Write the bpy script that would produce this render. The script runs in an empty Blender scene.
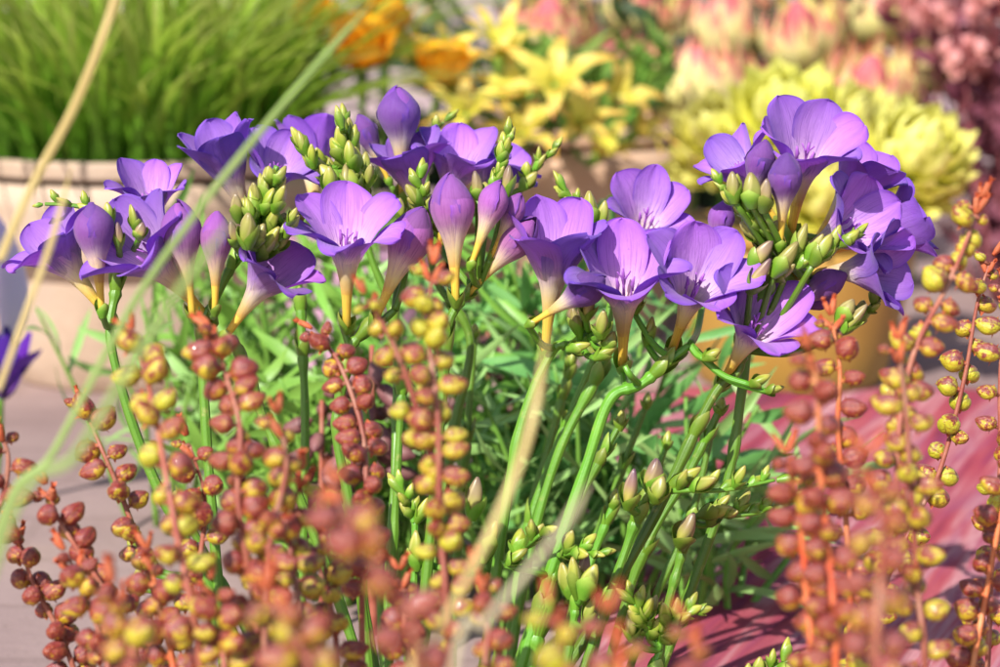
import bpy, math, random
from mathutils import Vector, Matrix
R = math.radians
random.seed(7)
SC = bpy.context.scene
COL = SC.collection

# ------------------------------------------------------------------ camera
CAM_Z, PITCH, LENS, FOCUS = 0.44, 10.0, 85.0, 1.2
cam_data = bpy.data.cameras.new("camera")
cam = bpy.data.objects.new("camera", cam_data)
COL.objects.link(cam)
cam.location = (0, 0, CAM_Z)
cam.rotation_euler = (R(90 - PITCH), 0, 0)
cam_data.lens = LENS
cam_data.sensor_width = 36
cam_data.clip_start = 0.02
cam_data.clip_end = 200
cam_data.dof.use_dof = True
cam_data.dof.focus_distance = FOCUS
cam_data.dof.aperture_fstop = 7.6
SC.camera = cam

# ------------------------------------------------------------------ light
SUN_EL, SUN_AZ = 40.0, 210.0          # azimuth clockwise from +Y: behind the camera, to its left
w = bpy.data.worlds.new("World")
SC.world = w
w.use_nodes = True
sky = w.node_tree.nodes.new("ShaderNodeTexSky")
sky.sky_type = 'NISHITA'
sky.sun_disc = False
sky.sun_elevation = R(SUN_EL)
sky.sun_rotation = R(SUN_AZ)
bg = w.node_tree.nodes["Background"]
bg.inputs[1].default_value = 0.12
w.node_tree.links.new(sky.outputs[0], bg.inputs[0])
sun_data = bpy.data.lights.new("sun", 'SUN')
sun = bpy.data.objects.new("sun", sun_data)
COL.objects.link(sun)
sun_data.energy = 5.0
sun_data.angle = R(0.5)
sun_data.color = (1.0, 0.97, 0.92)
az, el = R(SUN_AZ), R(SUN_EL)
to_sun = Vector((math.sin(az) * math.cos(el), math.cos(az) * math.cos(el), math.sin(el)))
sun.rotation_euler = to_sun.to_track_quat('Z', 'Y').to_euler()
sun.location = to_sun * 5
SC.view_settings.view_transform = 'Standard'
SC.view_settings.look = 'None'
SC.view_settings.exposure = 0.58
SC.view_settings.gamma = 1
SC.cycles.use_denoising = True
SC.cycles.max_bounces = 8
SC.cycles.transparent_max_bounces = 4

# ------------------------------------------------------------------ helpers
CR = Vector((1, 0, 0))
CF = Vector((0, math.cos(R(PITCH)), -math.sin(R(PITCH))))
CU = Vector((0, math.sin(R(PITCH)), math.cos(R(PITCH))))
K = 36 / LENS / 1000


def at(px, py, d=FOCUS):
    """point at depth d that the photograph shows at pixel (px, py)"""
    return cam.location + CF * d + CR * ((px - 500) * K * d) + CU * ((333.5 - py) * K * d)


def ground(px, py):
    v = at(px, py, 1) - cam.location
    return cam.location + v * (-CAM_Z / v.z)


def direc(ang, tilt):
    a, t = R(ang), R(tilt)
    return (CR * math.sin(a) + CU * math.cos(a)) * math.cos(t) - CF * math.sin(t)


def frame(direction, roll=0, ref=None):
    z = direction.normalized()
    ref = ref or CF
    x = (ref - z * ref.dot(z))
    if x.length < 1e-4:
        x = z.orthogonal()
    x.normalize()
    y = z.cross(x)
    m = Matrix((x, y, z)).transposed()
    return m @ Matrix.Rotation(R(roll), 3, 'Z')


class MB:
    def __init__(self):
        self.v, self.f, self.uv = [], [], []

    def add(self, v, f, uv=None):
        n = len(self.v)
        self.v += [Vector(p) for p in v]
        self.f += [tuple(i + n for i in q) for q in f]
        self.uv += uv if uv else [(0, 0)] * len(v)
        return self

    def xf(self, m, t=Vector((0, 0, 0))):
        self.v = [m @ p + t for p in self.v]
        return self

    def merge(self, o):
        return self.add(o.v, o.f, o.uv)

    def mesh(self, name, mat):
        me = bpy.data.meshes.new(name)
        me.from_pydata([tuple(p) for p in self.v], [], self.f)
        ul = me.uv_layers.new(name="UVMap")
        li = [0] * len(me.loops)
        me.loops.foreach_get("vertex_index", li)
        flat = []
        for i in li:
            flat += self.uv[i]
        ul.data.foreach_set("uv", flat)
        me.polygons.foreach_set("use_smooth", [True] * len(me.polygons))
        me.materials.append(mat)
        me.update()
        return me


def link(name, me, parent=None, loc=(0, 0, 0), rot=None, scale=1.0, tone=None):
    o = bpy.data.objects.new(name, me)
    COL.objects.link(o)
    o.location = loc
    if rot is not None:
        o.rotation_mode = 'QUATERNION'
        o.rotation_quaternion = rot.to_quaternion()
    o.scale = (scale,) * 3
    if parent:
        o.parent = parent
    if tone is not None:
        o["tone"] = float(tone)
    return o


def tag(o, label, cat, group=None, kind=None):
    o["label"] = label
    if cat:
        o["category"] = cat
    if group:
        o["group"] = group
    if kind:
        o["kind"] = kind
    return o


def thing(name, label, cat, loc, group=None):
    o = bpy.data.objects.new(name, None)
    COL.objects.link(o)
    o.location = loc
    o.empty_display_size = 0.02
    return tag(o, label, cat, group)


def crom(pts, n=8):
    """Catmull-Rom through pts"""
    P = [pts[0] * 2 - pts[1]] + list(pts) + [pts[-1] * 2 - pts[-2]]
    out = []
    for i in range(1, len(P) - 2):
        a, b, c, d = P[i - 1:i + 3]
        for k in range(n):
            t = k / n
            out.append(0.5 * ((2 * b) + (c - a) * t + (2 * a - 5 * b + 4 * c - d) * t * t + (3 * b - a - 3 * c + d) * t ** 3))
    out.append(P[-2].copy())
    return out


def tube(pts, rad, n=10, cap=True):
    mb = MB()
    rads = rad if isinstance(rad, (list, tuple)) else [rad] * len(pts)
    if len(rads) != len(pts):
        rr = []
        for i in range(len(pts)):
            t = i / (len(pts) - 1) * (len(rads) - 1)
            k = min(int(t), len(rads) - 2)
            rr.append(rads[k] + (rads[k + 1] - rads[k]) * (t - k))
        rads = rr
    v, f, uv = [], [], []
    tan = (pts[1] - pts[0]).normalized()
    x = tan.orthogonal().normalized()
    L = 0
    for i, p in enumerate(pts):
        t = (pts[min(i + 1, len(pts) - 1)] - pts[max(i - 1, 0)]).normalized()
        x = (x - t * x.dot(t)).normalized()
        y = t.cross(x)
        if i:
            L += (p - pts[i - 1]).length
        for k in range(n):
            a = 2 * math.pi * k / n
            v.append(p + (x * math.cos(a) + y * math.sin(a)) * rads[i])
            uv.append((k / n, L * 20))
    for i in range(len(pts) - 1):
        for k in range(n):
            f.append((i * n + k, i * n + (k + 1) % n, (i + 1) * n + (k + 1) % n, (i + 1) * n + k))
    if cap:
        f.append(tuple(range(n - 1, -1, -1)))
        f.append(tuple((len(pts) - 1) * n + k for k in range(n)))
    return mb.add(v, f, uv)


def lathe(prof, n=14, lob=0.0, nl=3, twist=0.0):
    """prof: (r, z, v) rings about Z"""
    v, f, uv = [], [], []
    for (r, z, t) in prof:
        for k in range(n):
            a = 2 * math.pi * k / n + twist * t
            rr = r * (1 + lob * math.cos(nl * (a - twist * t)))
            v.append((rr * math.cos(a), rr * math.sin(a), z))
            uv.append((k / n, t))
    for i in range(len(prof) - 1):
        for k in range(n):
            f.append((i * n + k, i * n + (k + 1) % n, (i + 1) * n + (k + 1) % n, (i + 1) * n + k))
    f.append(tuple(range(n - 1, -1, -1)))
    f.append(tuple((len(prof) - 1) * n + k for k in range(n)))
    return MB().add(v, f, uv)


def lerp_tab(tab, x):
    if x <= tab[0][0]:
        return tab[0][1]
    for (a, p), (b, q) in zip(tab, tab[1:]):
        if x <= b:
            t = (x - a) / (b - a)
            t = t * t * (3 - 2 * t) if False else t
            return p + (q - p) * t
    return tab[-1][1]


def blade(pts, width, side, nu=4, fold=0.25, prof=None):
    """a leaf along pts; width in metres; side: reference vector for its flat direction"""
    v, f, uv = [], [], []
    N = len(pts)
    for i, p in enumerate(pts):
        t = (pts[min(i + 1, N - 1)] - pts[max(i - 1, 0)]).normalized()
        s = (side - t * side.dot(t)).normalized()
        nn = t.cross(s)
        q = i / (N - 1)
        ww = width * (prof(q) if prof else min(1, 4 * (1 - q) ** 0.8, 0.5 + 3 * q)) * 0.5
        for k in range(nu + 1):
            u = k / nu * 2 - 1
            v.append(p + s * (u * ww) + nn * (abs(u) * ww * fold))
            uv.append((k / nu, q))
    m = nu + 1
    for i in range(N - 1):
        for k in range(nu):
            f.append((i * m + k, i * m + k + 1, (i + 1) * m + k + 1, (i + 1) * m + k))
    return MB().add(v, f, uv)


# ------------------------------------------------------------------ materials
class NB:
    def __init__(self, name):
        self.m = bpy.data.materials.new(name)
        self.m.use_nodes = True
        self.t = self.m.node_tree
        self.p = self.t.nodes["Principled BSDF"]
        self.out = self.t.nodes["Material Output"]

    def n(self, kind, **kw):
        nd = self.t.nodes.new(kind)
        for k, v in kw.items():
            setattr(nd, k, v)
        return nd

    def set(self, sock, val):
        if hasattr(val, "is_output"):
            self.t.links.new(val, sock)
        elif isinstance(val, (tuple, list)) and len(val) == 3 and sock.type == 'RGBA':
            sock.default_value = (*val, 1)
        else:
            sock.default_value = val

    def math(self, op, a, b=0.0, c=None, clamp=False):
        nd = self.n("ShaderNodeMath", operation=op, use_clamp=clamp)
        self.set(nd.inputs[0], a)
        self.set(nd.inputs[1], b)
        if c is not None:
            self.set(nd.inputs[2], c)
        return nd.outputs[0]

    def mix(self, fac, a, b, mode='MIX'):
        nd = self.n("ShaderNodeMix", data_type='RGBA', blend_type=mode)
        self.set(nd.inputs[0], fac)
        self.set(nd.inputs[6], a)
        self.set(nd.inputs[7], b)
        return nd.outputs[2]

    def ramp(self, fac, stops, interp='LINEAR'):
        nd = self.n("ShaderNodeValToRGB")
        cr = nd.color_ramp
        cr.interpolation = interp
        while len(cr.elements) < len(stops):
            cr.elements.new(0.5)
        for e, (p, c) in zip(cr.elements, stops):
            e.position = p
            e.color = (*c, 1) if len(c) == 3 else c
        self.set(nd.inputs[0], fac)
        return nd.outputs[0]

    def noise(self, scale, detail=3, coord='Object', rough=0.55, dist=0.0, vec=None):
        nd = self.n("ShaderNodeTexNoise")
        nd.inputs["Scale"].default_value = scale
        nd.inputs["Detail"].default_value = detail
        nd.inputs["Roughness"].default_value = rough
        nd.inputs["Distortion"].default_value = dist
        self.t.links.new(vec if vec else self.tc(coord), nd.inputs["Vector"])
        return nd.outputs[0]

    def tc(self, which):
        if not hasattr(self, "_tc"):
            self._tc = self.n("ShaderNodeTexCoord")
        return self._tc.outputs[which]

    def uv(self):
        if not hasattr(self, "_uv"):
            s = self.n("ShaderNodeSeparateXYZ")
            self.t.links.new(self.tc("UV"), s.inputs[0])
            self._uv = s
        return self._uv.outputs[0], self._uv.outputs[1]

    def attr(self, name):
        nd = self.n("ShaderNodeAttribute", attribute_type='OBJECT', attribute_name=name)
        return nd.outputs["Fac"]

    def rand(self):
        return self.n("ShaderNodeObjectInfo").outputs["Random"]

    def bump(self, h, strength=0.3, dist=0.001):
        nd = self.n("ShaderNodeBump")
        nd.inputs["Strength"].default_value = strength
        nd.inputs["Distance"].default_value = dist
        self.t.links.new(h, nd.inputs["Height"])
        self.t.links.new(nd.outputs[0], self.p.inputs["Normal"])

    def fin(self, col, rough=0.5, spec=0.5, trans=0.0, coat=0.0, tcol=None):
        self.set(self.p.inputs["Base Color"], col)
        self.set(self.p.inputs["Roughness"], rough)
        self.p.inputs["Specular IOR Level"].default_value = spec
        self.p.inputs["Coat Weight"].default_value = coat
        if trans > 0:
            tr = self.n("ShaderNodeBsdfTranslucent")
            self.set(tr.inputs[0], tcol if tcol is not None else col)
            mx = self.n("ShaderNodeMixShader")
            mx.inputs[0].default_value = trans
            self.t.links.new(self.p.outputs[0], mx.inputs[1])
            self.t.links.new(tr.outputs[0], mx.inputs[2])
            self.t.links.new(mx.outputs[0], self.out.inputs[0])
        return self.m


def mat_petal(inside):
    b = NB("freesia petal inside" if inside else "freesia petal outside")
    u, v = b.uv()
    tone = b.attr("tone")
    deep = b.attr("deep")
    if inside:
        blue = b.ramp(v, [(0.0, (0.82, 0.56, 0.10)), (0.14, (0.88, 0.74, 0.40)), (0.30, (0.90, 0.82, 0.74)), (0.42, (0.86, 0.68, 0.84)), (0.60, (0.66, 0.36, 0.82)), (0.85, (0.50, 0.20, 0.78)), (1.0, (0.34, 0.09, 0.72))])
    else:
        blue = b.ramp(v, [(0.0, (0.84, 0.56, 0.06)), (0.14, (0.88, 0.70, 0.24)), (0.27, (0.90, 0.80, 0.56)), (0.37, (0.86, 0.72, 0.74)), (0.47, (0.62, 0.36, 0.78)), (0.62, (0.41, 0.14, 0.75)), (0.8, (0.33, 0.09, 0.71)), (1.0, (0.26, 0.06, 0.66))])
    pink = b.ramp(v, [(0.0, (0.82, 0.54, 0.06)), (0.18, (0.86, 0.70, 0.28)), (0.36, (0.82, 0.60, 0.50)), (0.50, (0.56, 0.22, 0.44)), (0.66, (0.46, 0.12, 0.42)), (1.0, (0.32, 0.06, 0.38))])
    col = b.mix(tone, blue, pink)
    col = b.mix(b.math('MULTIPLY', deep, b.ramp(v, [(0.3, (0, 0, 0)), (0.5, (1, 1, 1))])), col, (0.11, 0.012, 0.25))
    # fine veins fanning along the petal
    mott = b.noise(90, 5, rough=0.7)
    cv = b.n("ShaderNodeCombineXYZ")
    b.set(cv.inputs[0], b.math('MULTIPLY', u, 46.0))
    b.set(cv.inputs[1], b.math('MULTIPLY_ADD', v, 3.0, b.math('MULTIPLY', b.rand(), 50.0)))
    line = b.ramp(b.noise(1.0, 3, vec=cv.outputs[0], rough=0.6, dist=0.4), [(0.52, (0, 0, 0)), (0.62, (1, 1, 1))])
    mask = b.ramp(v, [(0.14, (0.03, 0.03, 0.03)), (0.30, (0.55, 0.55, 0.55)), (0.5, (0.9, 0.9, 0.9)), (0.9, (0.3, 0.3, 0.3))])
    fac = b.math('MULTIPLY', b.math('MULTIPLY', line, mask), b.math('MULTIPLY_ADD', mott, 1.3, 0.05))
    col = b.mix(fac, col, b.mix(tone, (0.20, 0.035, 0.45), (0.25, 0.02, 0.22)))
    # mottling and darker rim
    cell = b.noise(900, 2)
    col = b.mix(b.math('MULTIPLY', mott, 0.5), col, b.mix(0.4, col, (0.85, 0.62, 0.9)))
    rim = b.math('POWER', b.math('ABSOLUTE', b.math('MULTIPLY_ADD', u, 2.0, -1.0)), 6.0)
    rimv = b.math('MULTIPLY', rim, b.ramp(v, [(0.35, (0, 0, 0)), (0.6, (0.6, 0.6, 0.6))]))
    col = b.mix(rimv, col, (0.22, 0.07, 0.62))
    # small bruises and pollen specks, each petal its own
    sp = b.n("ShaderNodeCombineXYZ")
    b.set(sp.inputs[0], b.math('MULTIPLY', u, 9.0))
    b.set(sp.inputs[1], b.math('MULTIPLY', v, 14.0))
    b.set(sp.inputs[2], b.math('MULTIPLY', b.rand(), 90.0))
    spot = b.noise(1.0, 5, vec=sp.outputs[0], rough=0.7)
    col = b.mix(b.ramp(spot, [(0.66, (0, 0, 0)), (0.74, (0.5, 0.5, 0.5))]), col, (0.30, 0.10, 0.42))
    col = b.mix(b.ramp(spot, [(0.24, (0.6, 0.6, 0.6)), (0.30, (0, 0, 0))]), col, (0.80, 0.66, 0.80))
    b.p.inputs["Sheen Weight"].default_value = 0.15
    hs = b.n("ShaderNodeHueSaturation")
    b.set(hs.inputs["Hue"], b.math('MULTIPLY_ADD', b.rand(), 0.035, 0.482))
    b.set(hs.inputs["Value"], b.math('MULTIPLY_ADD', b.rand(), 0.35, 0.82))
    b.set(hs.inputs["Color"], col)
    b.bump(b.math('ADD', b.math('MULTIPLY_ADD', line, -0.6, b.math('MULTIPLY', cell, 0.5)), b.math('MULTIPLY', mott, 2.6)), 0.4, 0.0006)
    return b.fin(hs.outputs[0], b.math('MULTIPLY_ADD', mott, 0.25, 0.48), 0.16, 0.46)


def mat_tubepart():
    b = NB("freesia tube")
    u, v = b.uv()
    col = b.ramp(v, [(0.0, (0.60, 0.50, 0.06)), (0.5, (0.84, 0.56, 0.06)), (1.0, (0.84, 0.60, 0.10))])
    line = b.math('MULTIPLY_ADD', b.math('SINE', b.math('MULTIPLY', u, 75.0)), 0.5, 0.5)
    col = b.mix(b.math('MULTIPLY', line, 0.3), col, (0.6, 0.26, 0.04))
    return b.fin(col, 0.45, 0.4, 0.2)


def mat_green(name, c1, c2, scale=60, trans=0.15, rough=0.4, tip=None, dark=None, streak=False):
    b = NB(name)
    nz = b.noise(scale, 4)
    col = b.mix(nz, c1, c2)
    if tip:
        u, v = b.uv()
        col = b.mix(b.ramp(v, [(0.45, (0, 0, 0)), (1.0, (1, 1, 1))]), col, tip)
    hs = b.n("ShaderNodeHueSaturation")
    b.set(hs.inputs["Hue"], b.math('MULTIPLY_ADD', b.rand(), 0.03, 0.485))
    b.set(hs.inputs["Value"], b.math('MULTIPLY_ADD', b.rand(), 0.6, 0.7))
    b.set(hs.inputs["Color"], col)
    fine = b.noise(scale * 18, 2)
    if streak:
        u, v = b.uv()
        ln = b.math('MULTIPLY_ADD', b.math('SINE', b.math('MULTIPLY', u, 50.0)), 0.5, 0.5)
        fine = b.math('ADD', fine, b.math('MULTIPLY', ln, 1.2))
        scar = b.ramp(b.noise(140, 4, rough=0.7), [(0.60, (0, 0, 0)), (0.72, (0.55, 0.55, 0.55))])
        c2_ = b.mix(scar, hs.outputs[0], (0.36, 0.34, 0.10))
    b.bump(fine, 0.25, 0.0006)
    return b.fin(c2_ if streak else hs.outputs[0], rough, 0.5, trans)


def mat_bud():
    b = NB("freesia bud")
    u, v = b.uv()
    tone = b.attr("tone")
    g = b.ramp(v, [(0.0, (0.13, 0.27, 0.015)), (0.45, (0.20, 0.31, 0.02)), (0.8, (0.40, 0.41, 0.045)), (1.0, (0.34, 0.28, 0.06))])
    p = b.ramp(v, [(0.0, (0.50, 0.46, 0.04)), (0.35, (0.48, 0.38, 0.10)), (0.62, (0.30, 0.15, 0.13)), (1.0, (0.10, 0.025, 0.10))])
    col = b.mix(tone, g, p)
    line = b.math('POWER', b.math('MULTIPLY_ADD', b.math('SINE', b.math('MULTIPLY', u, 19.0)), 0.5, 0.5), 12.0)
    col = b.mix(b.math('MULTIPLY', line, 0.4), col, b.mix(tone, (0.70, 0.62, 0.22), (0.6, 0.45, 0.28)))
    nz = b.noise(120, 3)
    col = b.mix(b.math('MULTIPLY', nz, 0.4), col, b.mix(0.5, col, (0.15, 0.18, 0.03)))
    return b.fin(col, 0.38, 0.5, 0.12)


def mat_berry():
    b = NB("berry skin")
    tone = b.attr("tone")
    sep = b.n("ShaderNodeSeparateXYZ")
    b.t.links.new(b.tc("Object"), sep.inputs[0])
    x, y, z = sep.outputs
    off = b.n("ShaderNodeVectorMath", operation='ADD')
    b.t.links.new(b.tc("Object"), off.inputs[0])
    rr = b.n("ShaderNodeCombineXYZ")
    b.set(rr.inputs[0], b.rand())
    b.set(rr.inputs[1], b.math('MULTIPLY', b.rand(), 7.0))
    b.t.links.new(rr.outputs[0], off.inputs[1])
    n1 = b.noise(130, 3, vec=off.outputs[0])
    n2 = b.noise(420, 4, vec=off.outputs[0])
    # blush: the berry ripens to red-brown on its upper side and about its tip
    h = b.math('MULTIPLY_ADD', z, 85.0, b.math('MULTIPLY_ADD', x, 35.0, b.math('MULTIPLY_ADD', n1, 2.6, -1.25)))
    h = b.math('ADD', h, b.math('MULTIPLY_ADD', tone, 1.15, -0.30))
    yel = b.mix(n2, (0.56, 0.47, 0.02), (0.32, 0.38, 0.02))
    warm = b.mix(b.math('MULTIPLY', tone, n1), yel, (0.74, 0.15, 0.012))
    red = b.mix(n1, (0.28, 0.020, 0.011), (0.14, 0.016, 0.018))
    red = b.mix(b.ramp(n2, [(0.48, (0, 0, 0)), (0.70, (0.9, 0.9, 0.9))]), red, (0.34, 0.085, 0.03))
    n3 = b.noise(260, 5, vec=off.outputs[0], rough=0.75)
    h = b.math('ADD', h, b.math('MULTIPLY_ADD', n3, 2.4, -1.2))
    col = b.mix(b.ramp(h, [(0.15, (0, 0, 0)), (0.5, (1, 1, 1))]), warm, red)
    col = b.mix(b.ramp(n3, [(0.60, (0, 0, 0)), (0.72, (0.4, 0.4, 0.4))]), col, (0.14, 0.04, 0.03))
    # dark seams where the three lobes of the capsule meet, rusty veins
    uu, vv = b.uv()
    seam = b.math('POWER', b.math('ABSOLUTE', b.math('COSINE', b.math('MULTIPLY', uu, 9.42478))), 60.0)
    col = b.mix(b.math('MULTIPLY', seam, 0.75), col, (0.16, 0.035, 0.02))
    vein = b.math('POWER', b.math('MULTIPLY_ADD', b.math('SINE', b.math('MULTIPLY_ADD', uu, 75.0, b.math('MULTIPLY', n2, 7.0))), 0.5, 0.5), 5.0)
    col = b.mix(b.math('MULTIPLY', vein, 0.35), col, (0.40, 0.12, 0.02))
    bloom = b.ramp(b.math('MULTIPLY_ADD', z, 110.0, n1), [(0.75, (0, 0, 0)), (1.0, (0.2, 0.2, 0.2))])  # painted highlight: pale sky gloss mixed into the colour of the upper side
    col = b.mix(bloom, col, (0.22, 0.10, 0.15))
    b.bump(b.math('ADD', n2, n3), 0.6, 0.0014)
    return b.fin(col, b.math('MULTIPLY_ADD', n2, 0.30, 0.20), 0.6, 0.05, 0.2)


def mat_plain(name, c1, c2, scale, rough=0.6, spec=0.3, trans=0.0, bump=0.2, dist=0.002, c3=None, detail=5):
    b = NB(name)
    nz = b.noise(scale, detail)
    st = [(0.3, c1), (0.7, c2)] if c3 is None else [(0.3, c1), (0.5, c2), (0.7, c3)]
    col = b.ramp(nz, st)
    hs = b.n("ShaderNodeHueSaturation")
    b.set(hs.inputs["Value"], b.math('MULTIPLY_ADD', b.rand(), 0.3, 0.85))
    b.set(hs.inputs["Color"], col)
    if bump:
        b.bump(b.noise(scale * 6, 3), bump, dist)
    return b.fin(hs.outputs[0], rough, spec, trans)


def mat_vgrad(name, stops, trans=0.2, rough=0.5, vein=0.0, veincol=(0, 0, 0), nsc=80, nmix=0.35, ncol=(0.3, 0.3, 0.1)):
    b = NB(name)
    u, v = b.uv()
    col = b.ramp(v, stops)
    if vein:
        line = b.math('MULTIPLY_ADD', b.math('SINE', b.math('MULTIPLY', u, 30.0)), 0.5, 0.5)
        col = b.mix(b.math('MULTIPLY', line, vein), col, veincol)
    col = b.mix(b.math('MULTIPLY', b.noise(nsc, 3), nmix), col, ncol)
    hs = b.n("ShaderNodeHueSaturation")
    b.set(hs.inputs["Hue"], b.math('MULTIPLY_ADD', b.rand(), 0.02, 0.49))
    b.set(hs.inputs["Value"], b.math('MULTIPLY_ADD', b.rand(), 0.3, 0.85))
    b.set(hs.inputs["Color"], col)
    return b.fin(hs.outputs[0], rough, 0.4, trans)


M = {
    'petal': mat_petal(False), 'petal_in': mat_petal(True), 'tube': mat_tubepart(), 'bud': mat_bud(), 'berry': mat_berry(),
    'stem': mat_green("freesia stem green", (0.065, 0.20, 0.012), (0.16, 0.31, 0.025), 45, 0.1, 0.42, streak=True),
    'bract': mat_green("bract green", (0.085, 0.22, 0.012), (0.19, 0.33, 0.025), 90, 0.15, 0.35, tip=(0.30, 0.36, 0.06)),
    'stamen': mat_plain("stamen lilac", (0.22, 0.03, 0.33), (0.50, 0.20, 0.60), 150, 0.5, 0.3, 0.1, 0),
    'stalk': mat_plain("berry stalk", (0.25, 0.05, 0.035), (0.33, 0.10, 0.06), 60, 0.5, 0.4, 0.08, 0.3, 0.001, (0.40, 0.20, 0.13)),
    'stalk_orange': mat_plain("orange berry stalk", (0.52, 0.075, 0.025), (0.55, 0.15, 0.05), 60, 0.5, 0.4, 0.08, 0.3, 0.001, (0.55, 0.24, 0.10)),
    'husk': mat_plain("berry husk", (0.30, 0.06, 0.03), (0.55, 0.12, 0.05), 200, 0.6, 0.3, 0.2, 0.2, 0.001, (0.45, 0.22, 0.10)),
    'straw': mat_plain("dry straw blade", (0.62, 0.46, 0.16), (0.78, 0.62, 0.28), 25, 0.5, 0.4, 0.35, 0.2, 0.001),
    'straw_pale': mat_plain("bleached straw blade", (0.66, 0.55, 0.32), (0.80, 0.72, 0.50), 25, 0.5, 0.4, 0.35, 0.2, 0.001),
    'blade_green': mat_plain("soft green blade", (0.22, 0.34, 0.08), (0.38, 0.48, 0.16), 20, 0.45, 0.5, 0.3, 0.2, 0.001),
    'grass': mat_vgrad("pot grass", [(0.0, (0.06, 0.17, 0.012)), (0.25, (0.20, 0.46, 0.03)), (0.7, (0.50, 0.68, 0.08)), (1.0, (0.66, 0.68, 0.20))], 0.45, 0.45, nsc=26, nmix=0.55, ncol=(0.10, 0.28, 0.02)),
    'leaf_blue': mat_green("blue green leaf", (0.08, 0.27, 0.06), (0.22, 0.44, 0.12), 30, 0.25, 0.45),
    'leaf': mat_green("mid green leaf", (0.10, 0.26, 0.025), (0.26, 0.42, 0.07), 30, 0.25, 0.45),
    'leaf_pale': mat_green("pale green leaf", (0.18, 0.36, 0.08), (0.34, 0.48, 0.16), 30, 0.25, 0.5),
    'leaf_shadow': mat_green("shadow leaf", (0.012, 0.035, 0.012), (0.03, 0.07, 0.02), 20, 0.1, 0.5),  # shadow of the far background put into the leaf colour
    'leaf_maroon': mat_green("maroon leaf", (0.22, 0.05, 0.07), (0.34, 0.11, 0.13), 20, 0.15, 0.5),
    'spikelet': mat_plain("brown pink spikelet", (0.12, 0.035, 0.04), (0.22, 0.09, 0.085), 60, 0.55, 0.4, 0.1, 0.3, 0.001, (0.26, 0.15, 0.11)),
}

# ------------------------------------------------------------------ setting
def sheet(name, x0, x1, y0, y1, nx, ny, fz, mat):
    v, f, uv = [], [], []
    for j in range(ny + 1):
        for i in range(nx + 1):
            x, y = x0 + (x1 - x0) * i / nx, y0 + (y1 - y0) * j / ny
            v.append((x, y, fz(x, y)))
            uv.append((i / nx, j / ny))
    for j in range(ny):
        for i in range(nx):
            a = j * (nx + 1) + i
            f.append((a, a + 1, a + nx + 2, a + nx + 1))
    return link(name, MB().add(v, f, uv).mesh(name, mat))


def mat_ground():
    b = NB("pinkish paving")
    n1 = b.noise(3.5, 5)
    n2 = b.noise(60, 5)
    col = b.ramp(n1, [(0.3, (0.22, 0.15, 0.14)), (0.55, (0.31, 0.22, 0.20)), (0.75, (0.36, 0.25, 0.19))])
    col = b.mix(b.math('MULTIPLY', n2, 0.4), col, (0.30, 0.21, 0.21))
    br = b.n("ShaderNodeTexBrick")
    b.t.links.new(b.tc("Object"), br.inputs["Vector"])
    br.inputs["Scale"].default_value = 2.2
    br.inputs["Mortar Size"].default_value = 0.012
    br.inputs["Color1"].default_value = (1, 1, 1, 1)
    br.inputs["Color2"].default_value = (0.93, 0.92, 0.92, 1)
    br.inputs["Mortar"].default_value = (0.86, 0.85, 0.84, 1)
    col = b.mix(1.0, col, br.outputs[0], 'MULTIPLY')
    grit = b.noise(220, 2)
    col = b.mix(b.ramp(grit, [(0.66, (0, 0, 0)), (0.74, (0.7, 0.7, 0.7))]), col, (0.10, 0.07, 0.05))
    b.bump(n2, 0.4, 0.003)
    return b.fin(col, 0.8, 0.2)


g = sheet("ground", -40, 40, -8, 60, 40, 40, lambda x, y: 0, mat_ground())
g["kind"] = "structure"
g["label"] = "pinkish grey paved ground under the pots"


def mat_cloth():
    b = NB("pink red striped cloth")
    mp = b.n("ShaderNodeMapping")
    b.t.links.new(b.tc("Object"), mp.inputs[0])
    mp.vector_type = 'TEXTURE'
    mp.inputs["Rotation"].default_value = (0, 0, R(68))
    mp.inputs["Scale"].default_value = (1.0, 1 / 16, 1)
    n1 = b.noise(1.6, 4, vec=mp.outputs[0], rough=0.6, dist=0.3)
    n2 = b.noise(6.0, 3, vec=mp.outputs[0])
    big = b.noise(5, 2)
    col = b.ramp(n1, [(0.34, (0.14, 0.03, 0.055)), (0.42, (0.30, 0.05, 0.07)), (0.48, (0.36, 0.085, 0.10)), (0.53, (0.44, 0.21, 0.22)), (0.57, (0.31, 0.065, 0.09)), (0.66, (0.48, 0.27, 0.28))])
    col = b.mix(b.ramp(n2, [(0.5, (0, 0, 0)), (0.75, (0.6, 0.6, 0.6))]), col, (0.20, 0.04, 0.12))
    col = b.mix(b.ramp(big, [(0.45, (0, 0, 0)), (0.7, (0.4, 0.4, 0.4))]), col, (0.32, 0.12, 0.16))
    b.bump(b.noise(420, 3), 0.5, 0.001)
    return b.fin(col, 0.95, 0.03)


def cloth_z(x, y):
    a = x * 0.28 + y * 0.96
    q = x * -0.96 + y * 0.28
    return 0.010 + 0.003 * math.sin(q * 30 + 2 * math.sin(a * 7)) + 0.0008 * math.sin(q * 75 + a * 9)


cl = sheet("striped_cloth", 0.06, 1.3, 0.9, 2.14, 120, 150, cloth_z, mat_cloth())
md = cl.modifiers.new("thickness", 'SOLIDIFY')
md.thickness = 0.003
tag(cl, "rumpled pink and red striped cloth spread on the ground under the freesias", "cloth")

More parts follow.
